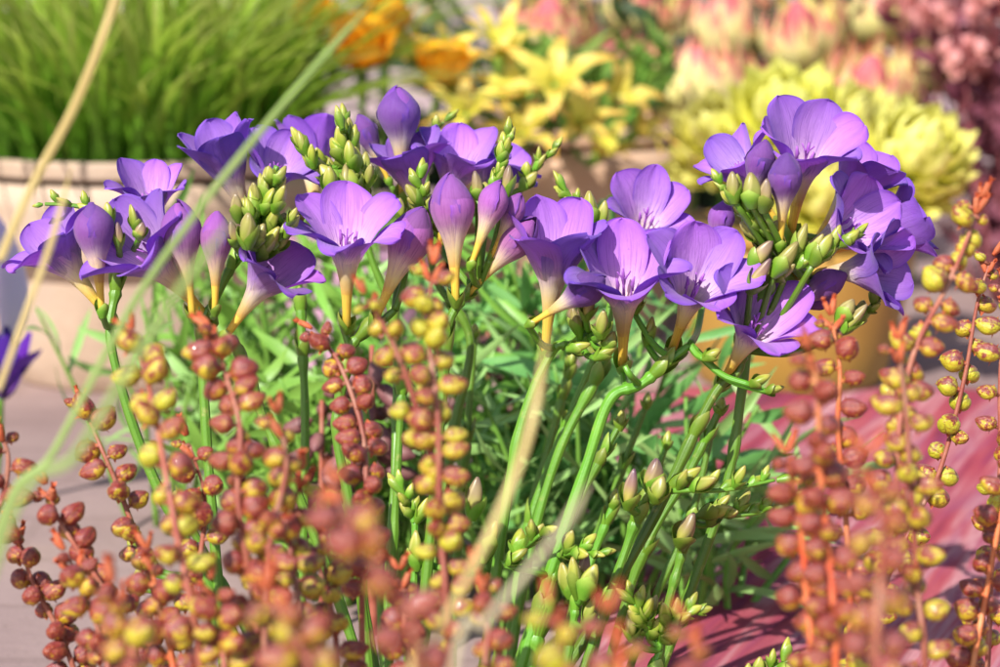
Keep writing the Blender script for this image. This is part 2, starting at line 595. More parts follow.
# ---- wall far behind
wl = MB()
def box(mb, x0, x1, y0, y1, z0, z1):
    v = [(x, y, z) for z in (z0, z1) for y in (y0, y1) for x in (x0, x1)]
    f = [(0, 2, 3, 1), (4, 5, 7, 6), (0, 1, 5, 4), (2, 6, 7, 3), (0, 4, 6, 2), (1, 3, 7, 5)]
    return mb.add(v, f)
box(wl, -4, 4, 4.2, 4.4, 0, 2.2)
me = wl.mesh("wall", mat_plain("mauve plaster", (0.34, 0.25, 0.27), (0.42, 0.33, 0.32), 2.5, 0.85, 0.2, 0, 0.3, 0.01))
me.polygons.foreach_set("use_smooth", [False] * len(me.polygons))
tag(link("wall", me), "pale mauve plastered wall behind all the flower pots", "wall")


def rpot(name, label, px, py_top, py_bot, rtop_px, rbot_px, d, mat, lip=0.005, soil=True):
    c = ground(px, py_bot)
    c.y += rbot_px * K * d * 0.9
    d2 = d
    h = (py_bot - py_top) * K * d2 / math.cos(R(11))
    rt, rb = rtop_px * K * d2, rbot_px * K * d2
    t = thing(name, label, "pot", c)
    pr = [(rb * 0.97, 0.0, 0), (rb, 0.004, 0.02)]
    for i in range(1, 9):
        q = i / 8
        pr.append((rb + (rt - rb) * (q ** 0.85), h * 0.9 * q, q * 0.9))
    body = pr + [(rt * 0.95, h * 0.9, 0.9), (rt * 0.9, h * 0.5, 0.5)]
    link("body", lathe(body, 48).mesh("pot_body", mat), t)
    rim = [(rt * 0.95, h * 0.92, 0), (rt + lip * 0.2, h * 0.93, 0), (rt + lip * 0.4, h * 0.94, 0.2), (rt + lip * 0.5, h * 0.985, 0.6), (rt + lip * 0.6, h, 0.8), (rt * 0.95, h, 1), (rt * 0.93, h * 0.97, 1)]
    link("rim", lathe(rim, 48).mesh("pot_rim", mat), t)
    if soil:
        link("soil", lathe([(rt * 0.955, h * 0.93, 0), (rt * 0.5, h * 0.955, 0.5), (0.001, h * 0.96, 1)], 30).mesh("soil", M_soil), t)
    return t, c, h, rt


M_soil = mat_plain("potting soil", (0.03, 0.02, 0.012), (0.07, 0.045, 0.03), 90, 0.9, 0.2, 0, 0.6, 0.004)
M_terra = mat_plain("pale terracotta", (0.34, 0.235, 0.16), (0.47, 0.34, 0.245), 9, 0.8, 0.2, 0, 0.5, 0.003, (0.42, 0.32, 0.255), 8)
M_ochre = mat_plain("ochre glaze", (0.30, 0.165, 0.03), (0.36, 0.21, 0.045), 10, 0.5, 0.4, 0, 0.1, 0.002)
M_lilac = mat_plain("lilac glaze", (0.46, 0.25, 0.36), (0.55, 0.33, 0.42), 10, 0.5, 0.4, 0, 0.1, 0.002)
M_tan = mat_plain("tan clay", (0.44, 0.27, 0.17), (0.54, 0.36, 0.24), 12, 0.75, 0.25, 0, 0.3, 0.002)

potA, cA, hA, rA = rpot("flower_pot", "large pale terracotta pot holding the tuft of grass", 128, 158, 392, 196, 140, 2.2, M_terra)
potB, cB, hB, rB = rpot("flower_pot", "ochre yellow pot under the big yellow chrysanthemums", 800, 235, 394, 128, 96, 2.2, M_ochre)
potC, cC, hC, rC = rpot("flower_pot", "lilac pink pot between the terracotta pot and the yellow lilies", 350, 235, 388, 92, 74, 2.25, M_lilac)
potD, cD, hD, rD = rpot("flower_pot", "tan clay pot holding the yellow lilies", 570, 138, 345, 130, 95, 2.55, M_tan)

# ---- grass tuft in the big pot
def grass_tuft(name, label, c, h, rt, n, length, mat, lean=0.35, w=0.0035):
    t = thing(name, label, "grass", (c.x, c.y, h * 0.93))
    mb = MB()
    for i in range(n):
        a = random.uniform(0, 2 * math.pi)
        rr = rt * 0.9 * math.sqrt(random.random())
        p = Vector((math.cos(a) * rr, math.sin(a) * rr, 0))
        L = length * random.uniform(0.55, 1.1)
        le = lean * (rr / rt + 0.25) * random.uniform(0.3, 1.6)
        aa = a + random.uniform(-0.7, 0.7)
        out = Vector((math.cos(aa), math.sin(aa), 0))
        pts = []
        for k in range(7):
            q = k / 6
            pts.append(p + out * (le * L * q ** 1.7) + Vector((0, 0, L * (q - 0.28 * le * q * q))))
        side = Vector((-math.sin(aa), math.cos(aa), 0)) + Vector((random.uniform(-1, 1), random.uniform(-1, 1), 0)) * 0.6
        mb.merge(blade(pts, w * random.uniform(0.7, 1.5), side, 2, 0.3, lambda q: max(0.05, (1 - q ** 2.2))))
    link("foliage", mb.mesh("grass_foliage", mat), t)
    mb = MB()
    for i in range(200):
        a = random.uniform(0, 2 * math.pi)
        rr = rt * 0.85 * math.sqrt(random.random())
        p = Vector((math.cos(a) * rr, math.sin(a) * rr, 0))
        L = length * random.uniform(0.8, 1.35)
        aa = a + random.uniform(-0.9, 0.9)
        out = Vector((math.cos(aa), math.sin(aa), 0))
        le = random.uniform(0.3, 0.95)
        pts = [p + out * (le * L * (k / 8) ** 1.6) + Vector((0, 0, L * (k / 8 - 0.45 * le * (k / 8) ** 2.2))) for k in range(9)]
        side = Vector((-math.sin(aa), math.cos(aa), 0)) + Vector((random.uniform(-1, 1), random.uniform(-1, 1), 0)) * 0.5
        mb.merge(blade(pts, w * random.uniform(0.7, 1.2), side, 2, 0.3, lambda q: max(0.05, (1 - q ** 2.5))))
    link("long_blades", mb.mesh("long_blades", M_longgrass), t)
    return t


M_longgrass = mat_vgrad("long pale grass", [(0.0, (0.12, 0.24, 0.02)), (0.5, (0.42, 0.54, 0.09)), (1.0, (0.62, 0.60, 0.20))], 0.45, 0.45, nsc=20, nmix=0.4, ncol=(0.25, 0.40, 0.04))


grass_tuft("grass_tuft", "dense tuft of bright green grass growing in the terracotta pot", cA, hA, rA, 620, 0.27, M['grass'], 1.05, 0.0080)


# ------------------------------------------------------------------ background flowers
def strip_petal(L, W, bend, n=7, tipcurl=0.0, nu=4, cup=0.25, prof=None, wav=0.0, base=0.0):
    """petal from origin rising along +Z and bending toward +X by bend degrees over its length"""
    pts, a = [], R(base)
    p = Vector((0, 0, 0))
    for k in range(n + 1):
        pts.append(p.copy())
        q = k / n
        a = R(base + bend * q + tipcurl * q ** 3)
        p = p + Vector((math.sin(a), 0, math.cos(a))) * (L / n)
    mb = blade(pts, W, Vector((0, 1, 0)), nu, cup, prof or (lambda q: max(0.03, math.sin(math.pi * min(0.97, 0.12 + 0.86 * q)))))
    if wav:
        for i, vv in enumerate(mb.v):
            u, q = mb.uv[i]
            vv.x += math.sin(q * 14 + u * 2.5) * wav
            vv.y += math.sin(q * 11 + 1) * wav * 0.5
    return mb


M_protea = mat_vgrad("protea bract", [(0.0, (0.50, 0.44, 0.10)), (0.3, (0.74, 0.64, 0.20)), (0.70, (0.82, 0.73, 0.32)), (0.79, (0.80, 0.58, 0.30)), (0.88, (0.72, 0.18, 0.20)), (1.0, (0.62, 0.10, 0.16))], 0.25, 0.5, 0.2, (0.60, 0.48, 0.12), 60, 0.15, (0.6, 0.55, 0.2))
M_pcore = mat_plain("protea crown", (0.48, 0.07, 0.10), (0.60, 0.18, 0.18), 120, 0.6, 0.3, 0.1, 0.4, 0.003)
M_mum = mat_vgrad("chrysanthemum petal", [(0.0, (0.28, 0.33, 0.02)), (0.4, (0.70, 0.64, 0.09)), (1.0, (0.88, 0.84, 0.30))], 0.3, 0.5, 0.1, (0.50, 0.45, 0.04), 30, 0.15, (0.50, 0.46, 0.06))
M_lily = mat_vgrad("yellow lily petal", [(0.0, (0.36, 0.42, 0.03)), (0.35, (0.66, 0.60, 0.07)), (0.7, (0.78, 0.66, 0.14)), (0.9, (0.76, 0.46, 0.08)), (1.0, (0.74, 0.24, 0.05))], 0.3, 0.45, 0.1, (0.6, 0.4, 0.05), 40, 0.25, (0.7, 0.4, 0.04))
M_orange = mat_vgrad("orange petal", [(0.0, (0.74, 0.42, 0.01)), (0.5, (0.88, 0.36, 0.01)), (1.0, (0.90, 0.46, 0.02))], 0.35, 0.45, 0.1, (0.8, 0.3, 0.01), 40, 0.3, (0.88, 0.52, 0.02))
M_pinkp = mat_vgrad("pink blossom petal", [(0.0, (0.60, 0.24, 0.20)), (1.0, (0.74, 0.32, 0.34))], 0.25, 0.5, nsc=40, nmix=0.3, ncol=(0.6, 0.34, 0.3))
M_viol = mat_vgrad("deep violet petal", [(0.0, (0.20, 0.10, 0.22)), (0.4, (0.10, 0.02, 0.30)), (1.0, (0.07, 0.012, 0.26))], 0.25, 0.45, 0.2, (0.05, 0.01, 0.2), 60, 0.2, (0.15, 0.04, 0.4))
M_lilacp = mat_vgrad("pale lilac petal", [(0.0, (0.70, 0.66, 0.72)), (1.0, (0.62, 0.52, 0.78))], 0.3, 0.5, nsc=40, nmix=0.2, ncol=(0.7, 0.6, 0.8))


def stem_to_ground(t, p, top, r, mat, name="stem", lean=None, zb=0.0):
    """vertical-ish stem mesh under thing t located at p (its base)"""
    b = Vector((0, 0, 0))
    e = top - p
    pts = crom([b, b.lerp(e, 0.5) + Vector((random.uniform(-.01, .01), random.uniform(-.01, .01), 0)), e], 6)
    link(name, tube(pts, r, 8).mesh(name, mat), t)


def protea_meshes():
    out = []
    for s in range(3):
        mb = MB()
        for ring, (n, L, W, base, bend, z) in enumerate([(12, 0.088, 0.024, 90, -128, 0.0), (11, 0.091, 0.020, 88, -138, 0.002), (10, 0.091, 0.016, 84, -135, 0.004), (9, 0.092, 0.012, 74, -118, 0.006)]):
            for k in range(n):
                m = strip_petal(L * random.uniform(0.92, 1.06), W, bend + random.uniform(-9, 9), 10, random.uniform(0, 14), 3, 0.3, lambda q: max(0.06, (0.55 + 0.45 * math.sin(math.pi * min(q * 1.2, 1))) * min(1, 5 * (1 - q))), 0, base)
                m.xf(Matrix.Rotation(2 * math.pi * (k + 0.5 * ring) / n + random.uniform(-.05, .05), 3, 'Z'), Vector((0, 0, z)))
                mb.merge(m)
        out.append(mb.mesh("protea_bracts", M_protea))
    core = lathe([(0.004, 0.0, 0), (0.014, 0.012, 0.2), (0.019, 0.03, 0.5), (0.014, 0.052, 0.8), (0.005, 0.066, 1)], 14, 0.06, 7)
    return out, core.mesh("protea_crown", M_pcore)


PB, PC = protea_meshes()
prot = [
    (552, 12, 2.8, 1.05, "cream protea with pink top, first in the upper row beside the yellow lily"),
    (610, 62, 2.66, 1.05, "protea with deep pink crown just above the beige pot and dark gap"),
    (690, 72, 2.6, 1.08, "large round protea with red crown above the dark gap"),
    (640, -2, 2.9, 1.0, "protea cut by the top edge of the picture above the deep pink crowned one"),
    (724, 12, 2.82, 1.1, "cream and red protea above the first yellow chrysanthemum"),
    (806, 14, 2.78, 1.0, "protea with bright red crown behind the middle of the chrysanthemums"),
    (880, -4, 2.9, 1.0, "pale protea touching the top edge, right above the one over the lower chrysanthemum"),
    (866, 72, 2.62, 1.0, "protea next to the pink bush, over the lower chrysanthemum"),
    (930, 40, 2.8, 1.0, "last protea of the row, half in front of the pink bush"),
    (746, 84, 2.6, 0.7, "small red protea bud tucked between two chrysanthemums"),
]
for i, (px, py, d, s, lab) in enumerate(prot):
    c = at(px, py, d)
    c.z -= 0.06 * s
    base = Vector((c.x + random.uniform(-.02, .02), c.y + 0.05, 0))
    t = thing("protea_flower", lab, "flower", base, "proteas in the back row")
    dv = Vector((random.uniform(-.25, .25), -0.30 + random.uniform(-.25, .2), 1))
    m = frame(dv, random.uniform(0, 360))
    link("bracts", PB[i % 3], t, c - base, m, s * 1.3)
    link("crown", PC, t, c - base, m, s * 1.3)
    stem_to_ground(t, base, c, 0.006, M['leaf'])


def mum_mesh(seed):
    random.seed(seed)
    mb = MB()
    for ring in range(8):
        q = ring / 7
        polar = 128 - 112 * q
        n = int(4 + 8 * math.sin(R(max(polar, 14))))
        for k in range(n):
            L = 0.062 - 0.010 * q
            m = strip_petal(L * random.uniform(0.85, 1.12), 0.024 * random.uniform(0.8, 1.15), -95 + random.uniform(-25, 25), 8, 0, 4, 0.5, lambda t: max(0.05, (0.45 + 0.55 * math.sin(math.pi * min(1, t * 0.85))) * min(1, 4 * (1 - t))), 0.0008, 62)
            # lean the petal away from the axis by its ring, then spin
            m.xf(Matrix.Rotation(R(polar * 0.62 - 30), 3, 'Y'), Vector((0.012 * math.sin(R(polar)), 0, 0.018 * math.cos(R(polar)))))
            m.xf(Matrix.Rotation(2 * math.pi * k / n + ring * 0.7 + random.uniform(-.12, .12), 3, 'Z'))
            mb.merge(m)
    return mb.mesh("chrysanthemum_petals", M_mum)


MM = [mum_mesh(s) for s in (3, 8, 11)]
random.seed(21)
mums = [
    (785, 132, 2.2, 1.12, -0.2, "tallest yellow green chrysanthemum, in the middle behind the upper purple freesia"),
    (908, 172, 2.12, 1.05, 0.3, "big yellow chrysanthemum drooping beside the pink bush"),
    (726, 150, 2.25, 0.98, -0.5, "yellow chrysanthemum next to the beige pot, behind the tip of the freesia petals"),
    (850, 138, 2.32, 0.95, 0.1, "greenish chrysanthemum between the tallest and the drooping one"),
    (820, 205, 2.18, 1.0, 0.1, "yellow chrysanthemum mostly hidden by the upper purple freesia"),
]
for i, (px, py, d, s, lx, lab) in enumerate(mums):
    c = at(px, py, d)
    base = Vector((cB.x + (c.x - cB.x) * 0.4, cB.y, hB * 0.94))
    t = thing("chrysanthemum", lab, "flower", base, "yellow chrysanthemums in the ochre pot")
    m = frame(Vector((lx, -0.7, 0.8)), random.uniform(0, 360))
    link("petals", MM[i % 3], t, c - base, m, s)
    stem_to_ground(t, base, c, 0.005, M['leaf'])


def lily(px, py, d, s, lab, ang, tilt, spread, seed, n=6):
    random.seed(seed)
    c = at(px, py, d)
    base = Vector((cD.x + (c.x - cD.x) * 0.35, cD.y - 0.02, hD * 0.93))
    t = thing("yellow_lily", lab, "flower", base, "yellow lilies in the tan pot")
    m = frame(direc(ang, tilt), random.uniform(0, 360))
    for k in range(n):
        pm = strip_petal(0.054 * s * random.uniform(0.85, 1.15), 0.0145 * s, spread + random.uniform(-35, 35), 9, random.uniform(-10, 50), 4, 0.15, None, 0.0034, 18)
        pm.xf(Matrix.Rotation(2 * math.pi * k / n + random.uniform(-.15, .15), 3, 'Z'), Vector((0, 0, 0.006)))
        pm.xf(m)
        link("petal", pm.mesh("lily_petal", M_lily), t, c - base)
    ov = lathe([(0.002, 0, 0), (0.006, 0.006, .3), (0.005, 0.014, .7), (0.001, 0.02, 1)], 10)
    ov.xf(m)
    link("pistil", ov.mesh("pistil", M['leaf']), t, c - base)
    stem_to_ground(t, base, c, 0.003, M['leaf'])


for a in [
    (556, 98, 2.15, 1.2, "fully open yellow lily with green heart and orange petal tips beside the proteas", -8, 55, 80, 1),
    (498, 70, 2.2, 1.1, "yellow lily with upright narrow petals next to the orange poppies", 10, 30, 50, 2),
    (455, 100, 2.25, 1.1, "yellow lily low behind the dark violet freesia bud", -25, 40, 75, 3),
    (605, 108, 2.22, 1.0, "yellow lily reaching toward the proteas with one red tipped petal", 50, 40, 65, 4),
    (520, 150, 2.2, 1.1, "yellow lily just above the green freesia bud spike in the centre", 5, 45, 85, 5),
    (420, 70, 2.35, 1.0, "yellow lily behind the orange poppies", -35, 30, 60, 6),
    (590, 165, 2.28, 1.0, "lowest yellow lily, above the small cluster of pale buds", 40, 35, 80, 7),
]:
    lily(*a)
for a in [
    (575, 138, 2.18, 1.0, "yellow lily tucked under the fully open one with green heart", 20, 50, 70, 11),
    (470, 130, 2.18, 1.0, "yellow lily right above the back freesia bud spike", -15, 45, 80, 12),
    (525, 105, 2.22, 1.05, "yellow lily between the green hearted one and the narrow upright one", -30, 50, 65, 13),
    (440, 75, 2.28, 1.0, "pale yellow lily under the single orange poppy", 25, 35, 70, 14),
    (625, 140, 2.25, 0.9, "small yellow lily bent over the rim of the tan pot", 60, 30, 60, 15),
]:
    lily(*a)

# orange poppies
random.seed(5)
for (px, py, d, s, lab) in [
    (358, 66, 2.2, 1.15, "large orange poppy beside the grass"),
    (388, 36, 2.3, 1.0, "orange poppy at the top edge above the large one"),
    (442, 82, 2.2, 1.0, "single orange poppy among the yellow lilies"),
    (318, 30, 2.3, 0.9, "orange poppy half hidden by the grass blades"),
]:
    c = at(px, py, d)
    base = Vector((cC.x + (c.x - cC.x) * 0.4, cC.y, hC * 0.94))
    t = thing("orange_poppy", lab, "flower", base, "orange poppies in the lilac pot")
    m = frame(direc(random.uniform(-25, 25), random.uniform(15, 45)), random.uniform(0, 360))
    for k in range(7):
        pm = strip_petal(0.046 * s, 0.042 * s, -70 + random.uniform(-15, 20), 8, 0, 6, 0.25, lambda q: max(0.05, math.sin(math.pi * min(0.93, 0.15 + 0.8 * q)) ** 0.6), 0.0012, 66 - 14 * (k % 2))
        pm.xf(Matrix.Rotation(2 * math.pi * k / 7 * 2 + 0.2, 3, 'Z'))
        pm.xf(m)
        link("petal", pm.mesh("poppy_petal", M_orange), t, c - base)
    stem_to_ground(t, base, c - direc(0, 0) * 0.002, 0.003, M['leaf'])


# ---- leafy masses
def leafy(name, label, cat, base, n_st, spread, height, leafL, leafW, mat, smat, nleaf, seed, up=0.6, group=None, blossom=None):
    random.seed(seed)
    t = thing(name, label, cat, base, group)
    st, fo, bl = MB(), MB(), MB()
    for i in range(n_st):
        a = random.uniform(0, 2 * math.pi)
        rr = spread * math.sqrt(random.random())
        top = Vector((math.cos(a) * rr, math.sin(a) * rr * 0.8, height * random.uniform(0.55, 1.0)))
        b0 = Vector((top.x * 0.35, top.y * 0.35, 0))
        pts = crom([b0, b0.lerp(top, 0.55) + Vector((random.uniform(-1, 1), random.uniform(-1, 1), 0)) * 0.015, top], 6)
        st.merge(tube(pts, [0.0025, 0.0012], 6))
        for k in range(nleaf):
            q = 0.15 + 0.85 * (k + random.random()) / nleaf
            p = pts[min(int(q * (len(pts) - 1)), len(pts) - 1)]
            aa = random.uniform(0, 2 * math.pi)
            dv = Vector((math.cos(aa), math.sin(aa), up * random.uniform(0.2, 1.8)))
            L = leafL * random.uniform(0.6, 1.15)
            lm = strip_petal(L, leafW * random.uniform(0.7, 1.2), random.uniform(10, 60), 5, 0, 2, 0.3)
            lm.xf(frame(dv, random.uniform(0, 360)), p)
            fo.merge(lm)
        if blossom:
            for k in range(6):
                for j in range(5):
                    lm = strip_petal(blossom[1], blossom[1] * 0.8, 50, 4, 0, 2, 0.2)
                    lm.xf(Matrix.Rotation(2 * math.pi * j / 5, 3, 'Z'))
                    lm.xf(frame(Vector((random.uniform(-.6, .6), random.uniform(-1, 0), .7))), top + Vector((random.uniform(-1, 1), random.uniform(-1, .4), random.uniform(-1, .6))) * 0.022)
                    bl.merge(lm)
    link("stems", st.mesh("stems", smat), t)
    link("foliage", fo.mesh("foliage", mat), t)
    if blossom:
        link("blossoms", bl.mesh("blossoms", blossom[0]), t)
    return t


def gp(px, d):
    """ground point under pixel column px at depth d"""
    p = at(px, 333, d)
    return Vector((p.x, p.y, 0))


leafy("leafy_bush", "bush in shadow-dark colour, added for the dark gap behind the proteas and lilies", "bush", gp(640, 3.1), 60, 0.42, 0.44, 0.06, 0.022, M['leaf_shadow'], M['leaf_shadow'], 14, 31)  # added to stand for the green-black shadows behind the flowers
leafy("leafy_bush", "dark low bush between the lilies and the lilac pot", "bush", gp(500, 2.72), 26, 0.16, 0.26, 0.05, 0.02, M['leaf_shadow'], M['leaf_shadow'], 12, 32)
leafy("flowering_bush", "dark maroon bush dotted with salmon pink blossoms at the edge of the picture", "bush", gp(1030, 2.75), 50, 0.17, 0.42, 0.045, 0.02, M['leaf_maroon'], M['leaf_maroon'], 14, 33, blossom=(M_pinkp, 0.02))
leafy("leafy_plant", "small green leafy plant filling the front of the tan pot", "plant", Vector((cD.x, cD.y - 0.05, hD * 0.93)), 26, 0.12, 0.12, 0.05, 0.014, M['leaf'], M['leaf'], 9, 34)
leafy("leafy_plant", "green leaves under the chrysanthemums in the ochre pot", "plant", Vector((cB.x, cB.y, hB * 0.93)), 22, 0.10, 0.09, 0.05, 0.02, M['leaf'], M['leaf'], 7, 35)

# mid-ground greenery behind the stems
for a in [
    ("blue green leafy plant behind the central freesia stems", 575, 1.62, 18, 0.12, 0.26, 0.055, 0.008, 'leaf_blue', 11, 41),
    ("leafy plant with mid green narrow leaves behind the berry stalk in the centre", 450, 1.58, 17, 0.12, 0.25, 0.065, 0.007, 'leaf', 12, 42),
    ("pale grey green plant low among the freesia stems", 530, 1.5, 15, 0.10, 0.20, 0.065, 0.006, 'leaf_pale', 11, 43),
    ("bushy green plant between the lilac pot and the berry stalks", 300, 1.72, 26, 0.12, 0.24, 0.060, 0.008, 'leaf', 11, 44),
    ("sprawling pale green plant with long leaves in front of the red cloth", 712, 1.46, 9, 0.09, 0.13, 0.085, 0.007, 'leaf_pale', 8, 45),
    ("thin green plant with narrow leaves in front of the terracotta pot", 175, 1.7, 12, 0.10, 0.20, 0.06, 0.008, 'leaf_pale', 6, 46),
    ("dense blue green plant low behind the bud spikes", 620, 1.5, 13, 0.09, 0.17, 0.055, 0.012, 'leaf_blue', 8, 47),
    ("dense green plant low behind the reddest berries", 380, 1.52, 16, 0.12, 0.18, 0.06, 0.008, 'leaf', 11, 48),
]:
    leafy("leafy_plant", a[0], "plant", gp(a[1], a[2]), a[3], a[4], a[5], a[6], a[7], M[a[8]], M['leaf'], a[9], a[10])


# brown-pink bud spikes behind
def spikelets(label, px, py0, py1, d, seed, n=26):
    random.seed(seed)
    top, bot = at(px, py0, d), at(px, py1, d)
    base = Vector((bot.x, bot.y, 0))
    t = thing("seed_spike", label, "plant", base, "brown pink seed spikes behind the freesias")
    pts = crom([Vector((0, 0, 0)), bot - base, top - base], 8)
    link("stem", tube(pts, [0.003, 0.0015], 8).mesh("stem", M['stalk']), t)
    sm = lathe([(0.001, 0, 0), (0.0045, 0.004, .2), (0.0058, 0.010, .5), (0.0045, 0.018, .8), (0.001, 0.024, 1)], 10).mesh("seed_pod", M['spikelet'])
    for i in range(n):
        q = i / n
        p = (bot - base).lerp(top - base, q)
        a = i * 2.4
        dv = Vector((math.cos(a), math.sin(a), -0.5 + random.uniform(-.4, .4)))
        link("seed_pod", sm, t, p + Vector((math.cos(a), math.sin(a), 0)) * 0.006, frame(dv, random.uniform(0, 360)), random.uniform(0.8, 1.2) * (1.15 - 0.4 * q))


spikelets("drooping brown pink seed spike next to the thin green stem of the left freesia", 322, 400, 530, 1.46, 1, 20)
spikelets("brown pink seed spike behind the yellow berry stalk in the centre", 372, 345, 470, 1.45, 2)
spikelets("small brown pink seed spike behind the forked freesia stem", 488, 330, 420, 1.62, 3, 16)


# violet tulip-like flower at the left edge
random.seed(9)
c = at(-2, 372, 1.75)
base = Vector((c.x - 0.01, c.y, 0))
t = thing("violet_iris", "deep violet iris with a pale lilac standard at the edge beside the terracotta pot", "flower", base)
m = frame(direc(15, 10), 30)
for k in range(5):
    pm = strip_petal(0.055, 0.03, -20 + random.uniform(-10, 30), 8, 0, 5, 0.3, None, 0.001, 28)
    pm.xf(Matrix.Rotation(2 * math.pi * k / 5, 3, 'Z'))
    pm.xf(m, Vector((0.0, 0, -0.02)))
    link("petal", pm.mesh("iris_petal", M_viol), t, c - base)
for k in range(2):
    pm = strip_petal(0.105, 0.06, 10, 8, 0, 5, 0.3, None, 0.001, -4 + 10 * k)
    pm.xf(frame(direc(-4 + 12 * k, 5), 80), Vector((0, 0.02, 0.01)))
    o = link("standard", pm.mesh("iris_standard", M_lilacp), t, c - base)
stem_to_ground(t, base, c - Vector((0, 0, 0.018)), 0.004, M['leaf'])


# ------------------------------------------------------------------ freesias
def petal_mesh(rs, Ltab, L, W, inner, edge=0.0006, nv=28, nu=18, fold=0.0, bud=False):
    """one petal, rising along +Z, outward = +X.  Ltab: (v, angle from axis)"""
    r, z = 0.0024 - (0.0003 if inner else 0), 0.0165
    cen = []
    for i in range(nv + 1):
        v = 1 - (1 - i / nv) ** 1.45
        dl = L * (1 - (1 - min(1, (i + 1) / nv)) ** 1.45 - v)
        a = R(lerp_tab(Ltab, v))
        cen.append((r, z, a, v))
        r += dl * math.sin(a)
        z += dl * math.cos(a)
    r45 = lerp_tab([(c[3], c[0]) for c in cen], 0.45)
    ph, ph2 = rs.uniform(0, 6.28), rs.uniform(0, 6.28)
    wk = rs.uniform(2.0, 3.4)
    vm = 0.72
    tw = rs.uniform(-0.22, 0.22)
    ev = rs.uniform(0.9, 1.12) if bud else 1.0
    v_, f, uv = [], [], []
    for (r, z, a, v) in cen:
        if bud and v > 0.70:
            r = max(0.0004, r * math.sqrt(max(0.0, 1 - 0.985 * ((v - 0.70) / 0.30) ** 2.2)))
        rr = max(r, 0.0012)
        if bud:
            w = rr * math.pi / 3 * 1.32
            w = min(w, W)
            rc = max(rr, 0.002) * (1 + 0.10 * min(1, v * 2))
        else:
            wb = rr * math.pi / 3 * 1.2
            if v < 0.45:
                w = min(wb, W * 0.72)
            else:
                w45 = min(r45 * math.pi / 3 * 1.2, W * 0.72)
                if v < vm:
                    q = (v - 0.45) / (vm - 0.45)
                    w = w45 + (W - w45) * math.sin(q * math.pi / 2) ** 1.1
                else:
                    q = (v - vm) / (1 - vm)
                    w = W * max(0.0, 1 - q ** 2.4) ** 0.54 + 0.0002
            q = min(max((v - 0.3) / 0.45, 0), 1)
            rc = rr * (1 - q) + (0.015 if not inner else 0.021) * q
        N = Vector((math.cos(a), 0, -math.sin(a)))
        T = Vector((math.sin(a), 0, math.cos(a)))
        C = Vector((r, 0, z))
        for k in range(nu + 1):
            u = k / nu * 2 - 1
            s = u * w
            phi = max(-2.0, min(2.0, s / rc))
            p = C + Vector((0, rc * math.sin(phi), 0)) - N * (rc * (1 - math.cos(phi)))
            if not bud:
                am = max(0, (v - 0.4) / 0.6)
                p += N * (edge * am * u * u * (2.4 * math.sin(wk * 2.2 * v + ph + u * 1.1) + 0.5 * math.sin(11 * v + ph2 + u * 2)))
                p += T * (0.00035 * am * abs(u) ** 4 * math.sin(23 * v + ph2 * 3)) + N * (0.0006 * am * u ** 6 * math.sin(19 * v + ph + 2 * u))
                p += T * (edge * 0.35 * am * math.sin(u * 5 + ph)) + N * (tw * am * u * w)
                p += N * (0.0007 * am * math.exp(-(u * 5) ** 2))
                p -= N * (fold * am * (abs(u) ** 1.5) * w)
            v_.append(p)
            uv.append(((u + 1) / 2, v))
    m = nu + 1
    for i in range(nv):
        for k in range(nu):
            f.append((i * m + k, i * m + k + 1, (i + 1) * m + k + 1, (i + 1) * m + k))
    return MB().add(v_, f, uv)


def link_petal(mb, nu, nv, fo, tone, deep=0.0):
    """the petal as a thin body: outer face, inner face and the rim between them"""
    m = nu + 1
    n0 = len(mb.v)
    nor = [Vector((0, 0, 0)) for _ in range(n0)]
    for q in mb.f:
        a, b, c = mb.v[q[0]], mb.v[q[1]], mb.v[q[2]]
        d = mb.v[q[3]]
        n = (c - a).cross(d - b)
        for i in q:
            nor[i] += n
    th = 0.00028
    inn = []
    for i in range(n0):
        n = nor[i].normalized() if nor[i].length > 0 else Vector((0, 0, 0))
        u, v = mb.uv[i]
        k = th * (1 - abs(2 * u - 1) ** 6)
        inn.append(mb.v[i] - n * k)
    out_f = list(mb.f)
    mb2 = MB()
    mb2.add(mb.v, out_f, list(mb.uv))
    mb2.add(inn, [tuple(reversed(q)) for q in out_f], list(mb.uv))
    me = mb2.mesh("petal", M['petal'])
    me.materials.append(M['petal_in'])
    k = len(out_f)
    me.polygons.foreach_set("material_index", [0] * k + [1] * k)
    o = link("petal", me, fo, tone=tone)
    if deep:
        o["deep"] = float(deep)
    return o


TUBE = lathe([(0.0012, 0.0, 0), (0.0019, 0.002, 0.1), (0.0018, 0.007, 0.4), (0.0020, 0.012, 0.7), (0.00245, 0.0168, 0.9), (0.00265, 0.0185, 0.95), (0.0021, 0.021, 1.0)], 14).mesh("flower_tube", M['tube'])


def bract_mb(L=0.0095, r=0.0027, open_=0.0):
    mb = MB()
    for k in range(2):
        v, f, uv = [], [], []
        nu, nv = 8, 7
        for i in range(nv + 1):
            q = i / nv
            rr = r * (0.55 + 0.75 * math.sin(q * 2.1)) + open_ * q * q
            half = 1.75 * (1 - q ** 2.2) + 0.05
            for j in range(nu + 1):
                a = (j / nu * 2 - 1) * half
                v.append((rr * math.cos(a) * (1 + 0.08 * k), rr * math.sin(a), -0.001 + L * q * (1 - 0.2 * k)))
                uv.append((j / nu, q))
        for i in range(nv):
            for j in range(nu):
                a0 = i * (nu + 1) + j
                f.append((a0, a0 + 1, a0 + nu + 2, a0 + nu + 1))
        mb.merge(MB().add(v, f, uv).xf(Matrix.Rotation(math.pi * k, 3, 'Z')))
    return mb


BRACT = bract_mb().mesh("bract", M['bract'])
BRACT_S = bract_mb(0.0108, 0.0031, 0.0000).mesh("bud_bract", M['bract'])


